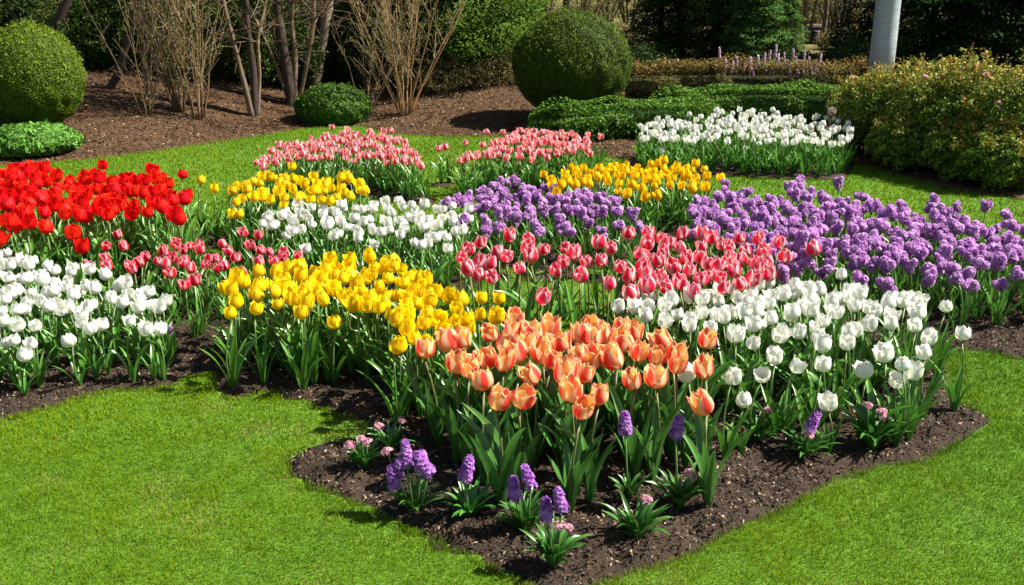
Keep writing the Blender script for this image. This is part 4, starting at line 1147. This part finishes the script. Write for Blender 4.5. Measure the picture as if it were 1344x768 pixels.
# ------------------------------------------------------------------ evergreens
def conifer_mesh(name, H_, R0, n, cols, seed, size=.10, tilt=-.25, skirt=.05, power=.85):
    lr = np.random.default_rng(seed)
    nb = 210
    b = MB()
    cs, ns, us, ts = [], [], [], []
    per = n // nb
    for k in range(nb):
        z = H_ * (skirt + (1 - skirt) * (k + lr.random()) / nb)
        L = R0 * (1 - z / H_) ** power * lr.uniform(.75, 1.15) + .08
        az = k * 2.4 + lr.normal(0, .3)
        o = np.array([math.cos(az), math.sin(az), 0])
        m = per
        t = lr.random(m) ** .55
        side = np.array([-o[1], o[0], 0])
        wdt = (.09 + .26 * L * (1 - t) * t * 2)
        lat = lr.normal(0, 1, m) * wdt
        up = tilt * L * t ** 1.5 + lr.normal(0, .035, m)
        c = o[None] * (L * t)[:, None] + side[None] * lat[:, None] + np.array([0, 0, 1.0])[None] * (z + up)[:, None]
        cs.append(c); ns.append(np.tile([0, 0, 1.0], (m, 1)) + o * .35); us.append(np.tile(o + np.array([0, 0, tilt * .8]), (m, 1)) + side[None] * np.sign(lat)[:, None] * .5)
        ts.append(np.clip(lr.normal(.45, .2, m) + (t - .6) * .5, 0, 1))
    c = np.vstack(cs)
    V, F = leaf_quads(c, np.vstack(ns), size * rng.uniform(.6, 1.3, len(c)), .32, up=np.vstack(us), jitter=.45)
    V[:, 2] = np.maximum(V[:, 2], .01)
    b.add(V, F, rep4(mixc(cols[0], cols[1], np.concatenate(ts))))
    return b.mesh(name, M_needle)
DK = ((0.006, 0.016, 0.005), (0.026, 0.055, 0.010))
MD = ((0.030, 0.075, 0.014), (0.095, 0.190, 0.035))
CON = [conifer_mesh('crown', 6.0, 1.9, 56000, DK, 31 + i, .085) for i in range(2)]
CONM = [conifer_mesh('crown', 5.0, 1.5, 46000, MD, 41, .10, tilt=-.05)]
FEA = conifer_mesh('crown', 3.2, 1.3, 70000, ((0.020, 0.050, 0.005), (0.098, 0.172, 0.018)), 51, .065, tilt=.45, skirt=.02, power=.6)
tv, tf = tube([(0, 0, -.1), (.02, 0, 1.5), (0, .02, 3.2), (0, 0, 5.2)], [.13, .11, .07, .02], 9)
TRK = mesh_np('trunk', tv, tf, M_bark, np.tile([.06, .042, .03], (len(tv), 1)), True)
def tree(name, px, Y, me, label, s=1.0, group=None, rz=0):
    x = at(px, Y)
    o = thing(name, label, 'tree', (x, Y, float(G(x, Y))), rz, group, (s, s, s))
    obj('crown', me, o); obj('trunk', TRK, o)
    return o
tree('evergreen_tree', 612, 14.8, FEA, 'feathery bright green evergreen beside the vase-shaped bare shrub', 1.0)
tree('evergreen_tree', 585, 16.6, FEA, 'feathery evergreen half hidden behind the vase-shaped bare shrub', 1.05, rz=1.3)
tree('evergreen_tree', 640, 16.6, FEA, 'feathery evergreen at the edge of the open meadow', .9, rz=2.6)
tree('evergreen_tree', 1000, 16.4, CONM[0], 'mid green conifer behind the pink flower spikes', .50)
tree('evergreen_tree', 1026, 19.5, CONM[0], 'mid green conifer bordering the gap with the tiny hut', .42, rz=2)
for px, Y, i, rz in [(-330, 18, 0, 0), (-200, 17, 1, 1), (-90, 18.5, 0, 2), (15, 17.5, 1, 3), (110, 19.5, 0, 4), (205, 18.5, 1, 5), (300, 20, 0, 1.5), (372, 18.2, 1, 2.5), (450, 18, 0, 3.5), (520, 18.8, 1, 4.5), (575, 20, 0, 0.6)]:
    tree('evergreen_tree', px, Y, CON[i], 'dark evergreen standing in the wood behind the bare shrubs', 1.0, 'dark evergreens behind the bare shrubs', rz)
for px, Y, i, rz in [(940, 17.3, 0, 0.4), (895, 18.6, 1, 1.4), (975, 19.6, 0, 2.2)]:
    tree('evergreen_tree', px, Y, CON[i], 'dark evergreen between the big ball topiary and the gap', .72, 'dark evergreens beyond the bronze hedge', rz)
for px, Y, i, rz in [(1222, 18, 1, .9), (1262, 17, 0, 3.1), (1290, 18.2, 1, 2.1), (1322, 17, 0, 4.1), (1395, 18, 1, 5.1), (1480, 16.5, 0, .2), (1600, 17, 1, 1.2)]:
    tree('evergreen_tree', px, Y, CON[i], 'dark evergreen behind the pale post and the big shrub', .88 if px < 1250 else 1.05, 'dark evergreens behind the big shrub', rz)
# woodland understorey
def under(px, Y, rx, rz_, label, cols, seed, n=9000, size=.06, group='leafy shrubs along the wood edge'):
    x = at(px, Y, .3); g = float(G(x, Y))
    o = thing('woodland_shrub', label, 'shrub', (x, Y, g), 0, group)
    lr = np.random.default_rng(seed)
    d = fib(n); nz = vnoise(d[:, 0] * 5 + seed, d[:, 1] * 5 + d[:, 2] * 5, .8, seed)
    rr = .55 + .6 * nz - .35 * rng.random(n)
    c = d * np.array([rx, rx * .7, rz_ * .6]) * rr[:, None] + np.array([0, 0, rz_ * .45]); c[:, 2] = np.maximum(c[:, 2], rng.random(n) * .1)
    V, F = leaf_quads(c, d, size * rng.uniform(.6, 1.2, n), .5, jitter=.9)
    obj('foliage', mesh_np('foliage', V, F, M_bush, rep4(mixc(cols[0], cols[1], rng.random(n)))), o)
    b = MB()
    for q in range(9):
        e = np.array([lr.normal(0, .45) * rx, lr.normal(0, .3) * rx, rz_ * lr.uniform(.6, .95)])
        V, F = tube([(0, 0, -.04), e * .5 + lr.normal(0, .03, 3), e], [.016, .01, .004], 5); b.add(V, F, (.09, .06, .04))
    obj('branch', b.mesh('branch', M_bark), o)
UC = [((0.022, 0.046, 0.006), (0.080, 0.130, 0.018)), ((0.035, 0.048, 0.010), (0.11, 0.135, 0.026)), ((0.012, 0.030, 0.006), (0.045, 0.080, 0.012)), ((0.016, 0.036, 0.005), (0.072, 0.118, 0.014))]
def by_base(px, py):
    return P(px, py)[1]
for i, (px, py, rx, rz_, k) in enumerate([(118, 97, .8, .8, 3), (175, 100, .9, 1.2, 3), (235, 106, .9, 1.4, 3), (290, 116, .7, 1.1, 3), (335, 120, .8, 1.5, 3), (372, 122, .6, .9, 2), (480, 122, .7, 1.0, 3), (210, 98, 1.2, 2.0, 3), (320, 110, 1.1, 2.2, 3), (400, 112, 1.0, 1.9, 3)]):
    under(px, by_base(px, py) + rx * .6, rx, rz_, 'loose leafy shrub under the trees of the wood edge', UC[k], 160 + i, 12000, .05)
for i, (px, Y, rx, rz_, k) in enumerate([(120, 15.2, .9, 1.0, 1), (190, 16.3, 1.0, 1.5, 0), (262, 16.8, 1.0, 1.3, 0), (330, 16.6, .9, 1.2, 0), (395, 17, 1, 1.2, 2), (458, 16.4, .8, 1.3, 2), (20, 16.2, 1.0, 1.2, 2), (-70, 15.5, 1, 1.1, 0), (150, 17.6, 1.3, 2.0, 2), (300, 18, 1.3, 1.9, 0), (90, 17.0, 1.2, 1.7, 0)]):
    under(px, Y, rx, rz_, 'loose leafy shrub under the trees of the wood edge', UC[k], 60 + i)
for i, (px, Y, rx, rz_, k) in enumerate([(600, 14.3, .8, .45, 1), (655, 14.6, .8, .5, 1), (560, 14.0, .6, .35, 1)]):
    under(px, Y, rx, rz_, 'low straw-coloured shrub at the foot of the feathery evergreens', ((0.10, 0.09, 0.03), (0.24, 0.20, 0.07)), 80 + i, 5000, .035, 'straw-coloured shrubs under the feathery evergreens')
for i, (px, Y, rx, rz_) in enumerate([(700, 24, 1.2, .35), (780, 29, 1.6, .40), (830, 23, 1.2, .35), (1118, 24, .9, .5), (1060, 36, 1.6, .7), (750, 37, 2.4, .6), (690, 33, 1.5, .5)]):
    under(px, Y, rx, rz_, 'low tawny shrub out on the meadow beyond the evergreens', ((0.08, 0.08, 0.022), (0.24, 0.21, 0.07)), 90 + i, 8000, .06, 'tawny shrubs on the meadow')
for i, (px, Y, rx, rz_) in enumerate([(1048, 16.6, .7, .55), (1098, 16.4, .6, .60), (1140, 16.2, .8, .85), (850, 16.4, .7, .7), (1125, 18.5, .7, 1.5)]):
    under(px, Y, rx, rz_, 'dark low shrub in the shade just behind the bronze hedge', ((.014, .034, .007), (.045, .085, .014)), 130 + i, 9000, .045, 'dark shrubs behind the bronze hedge')
tree('evergreen_tree', 868, 18.0, CON[1], 'smallest dark evergreen just beside the large ball topiary', .5, None, 1)
# distant treeline beyond the meadow
for k, (px, Y, s) in enumerate([(560, 56, 1.6), (640, 72, 1.8), (850, 70, 1.7), (930, 58, 1.6), (1075, 72, 1.9), (1240, 48, 1.7), (330, 46, 1.7), (100, 48, 1.8), (1420, 50, 1.8), (-150, 46, 1.7), (750, 80, 1.9), (1000, 66, 1.9)]):
    tree('evergreen_tree', px, Y, CONM[0], 'distant conifer on the slope beyond the meadow', s, 'distant conifers beyond the meadow', k * 1.1)

# ------------------------------------------------------------------ post, hut, dried stalk, pink spikes
m_post, Np, Lp, bp_, op_ = nt('weathered_pale_metal')
g2 = Np.new('ShaderNodeTexCoord'); mp = Np.new('ShaderNodeMapping'); mp.inputs['Scale'].default_value = (3, 3, 22)
Lp.new(g2.outputs['Object'], mp.inputs[0])
n2 = Np.new('ShaderNodeTexNoise'); n2.inputs['Scale'].default_value = 2.2; n2.inputs['Detail'].default_value = 5
Lp.new(mp.outputs[0], n2.inputs['Vector'])
cr2 = Np.new('ShaderNodeValToRGB'); cr2.color_ramp.elements[0].position = .35; cr2.color_ramp.elements[1].position = .62
cr2.color_ramp.elements[0].color = (.30, .34, .37, 1); cr2.color_ramp.elements[1].color = (.42, .46, .47, 1)
Lp.new(n2.outputs[0], cr2.inputs[0]); Lp.new(cr2.outputs[0], bp_.inputs['Base Color']); bp_.inputs['Roughness'].default_value = .45; bp_.inputs['Metallic'].default_value = .15
Yp = 13.6; xp = at(1165, Yp, 1.3)
o = thing('round_post', 'thick pale grey round post rising behind the big shrub', 'post', (xp, Yp, float(G(xp, Yp))))
rp_ = 16 / FPX * (Yp * cp + .2)
V, F = tube([(0, 0, 0), (0, 0, .9), (0, 0, 1.6), (0, 0, 3), (0, 0, 5)], [rp_ * 1.03, rp_ * 1.01, rp_ * .97, rp_ * .93, rp_ * .88], 40)
obj('shaft', mesh_np('shaft', V, F, m_post, None, True), o)
V, F = tube([(0, 0, 5.0), (0, 0, 5.06)], [rp_ * .95, rp_ * .8], 32); obj('cap', mesh_np('cap', V, F, m_post, None, False), o)
V, F = tube([(0, 0, 0), (0, 0, .05)], [rp_ * 1.6, rp_ * 1.55], 32); obj('base_plate', mesh_np('base_plate', V, F, m_post, None, False), o)

hx, hy = P(1074, 58); hg = float(G(hx, hy))
M_flat = attr_mat('painted_wood', .7, 0, .2)
o = thing('garden_hut', 'tiny far-off hut with dark roof and pale front in the gap between evergreens', 'hut', (hx, hy, hg))
w_ = 11 / FPX * hy
wb = MB(); V, F = box((-w_, 0, 0), (w_, .5, .36)); wb.add(V, F, (.30, .24, .26)); obj('wall', wb.mesh('wall', M_flat), o)
fb = MB(); V, F = box((-w_ * .35, -.02, .04), (w_ * .9, -.003, .17)); fb.add(V, F, (.6, .6, .68)); obj('front_panel', fb.mesh('front_panel', M_flat), o)
db = MB(); V, F = box((-w_ * .93, -.02, 0), (-w_ * .45, -.003, .3)); db.add(V, F, (.03, .025, .03)); obj('dark_opening', db.mesh('dark_opening', M_flat), o)  # near-black panel: the dark inside of an opening put into colour
rb = MB(); rb.add([(-w_ * 1.3, -.1, .34), (w_ * 1.3, -.1, .34), (w_ * 1.3, .6, .34), (-w_ * 1.3, .6, .34), (-w_ * .9, .25, .46), (w_ * .9, .25, .46)], [np.array([[0, 1, 5, 4], [2, 3, 4, 5], [3, 2, 1, 0]]), np.array([[1, 2, 5], [3, 0, 4]])], (.08, .055, .05))
obj('roof', rb.mesh('roof', M_flat), o)

x, y = P(1083, 207); g = float(G(x, y))
o = thing('dried_flower_stalk', 'brown dried stalk with a faded flower head standing in the far white tulips', 'stalk', (x, y, g))
V, F = tube([(0, 0, 0), (.01, 0, .2), (.005, 0, .36), (.02, 0, .44)], [.008, .008, .006, .006], 7)
obj('stem', mesh_np('stem', V, F, M_bark, np.tile([.13, .08, .045], (len(V), 1)), True), o)
hb = MB(); florets(hb, fib(30) * .035 + np.array([.02, 0, .46]), fib(30), .022, (.30, .18, .12), (.5, .4, .36), np.random.default_rng(5))
obj('flower_head', hb.mesh('flower_head', M_petal), o)
V, F = tube([(0, 0, .1), (.03, 0, .3), (-.01, 0, .42)], [.003, .003, .002], 5)
obj('twig', mesh_np('twig', V, F, M_bark, np.tile([.16, .10, .06], (len(V), 1)), True), o)
LAV = [hyacinth_mesh('flower_spike', 900 + i, 26, .17, (0.62, 0.34, 0.56), (0.86, 0.68, 0.80)) for i in range(3)]
for i, (px, py) in enumerate([(945, 66), (968, 80), (975, 86), (996, 78), (1003, 72), (1010, 68), (1018, 64), (1022, 78), (1034, 80), (1042, 66), (1050, 80), (1056, 68), (1062, 76), (1070, 82), (1076, 74), (1048, 88), (1030, 70), (960, 84), (952, 82), (985, 82), (990, 90), (1006, 84), (1014, 88), (1026, 90), (1038, 88), (1046, 76), (1054, 92), (1066, 90), (1073, 90), (1082, 88), (1060, 82)]):
    Y = 14.35 + rnd.uniform(-.15, .2)
    d = raydir(px, py); t = Y / d[1]; X, Z = d[0] * t, CAMZ + d[2] * t
    g = float(G(X, Y))
    o = thing('pink_flower_spike', 'loose mauve pink flower spike sticking up out of the bronze hedge', 'flower', (X, Y, g), 0, 'mauve flower spikes above the bronze hedge')
    sc = rnd.uniform(.8, 1.2)
    obj('bloom', LAV[i % 3], o, (0, 0, Z - g - .12), (rnd.gauss(0, .12), rnd.gauss(0, .12), i), (1.0 * sc, 1.0 * sc, sc))
    V, F = tube([(0, 0, 0), (0, 0, Z - g - .05)], [.006, .004], 5)
    obj('stem', mesh_np('stem', V, F, M_stem, np.tile([.10, .14, .05], (len(V), 1)), True), o)
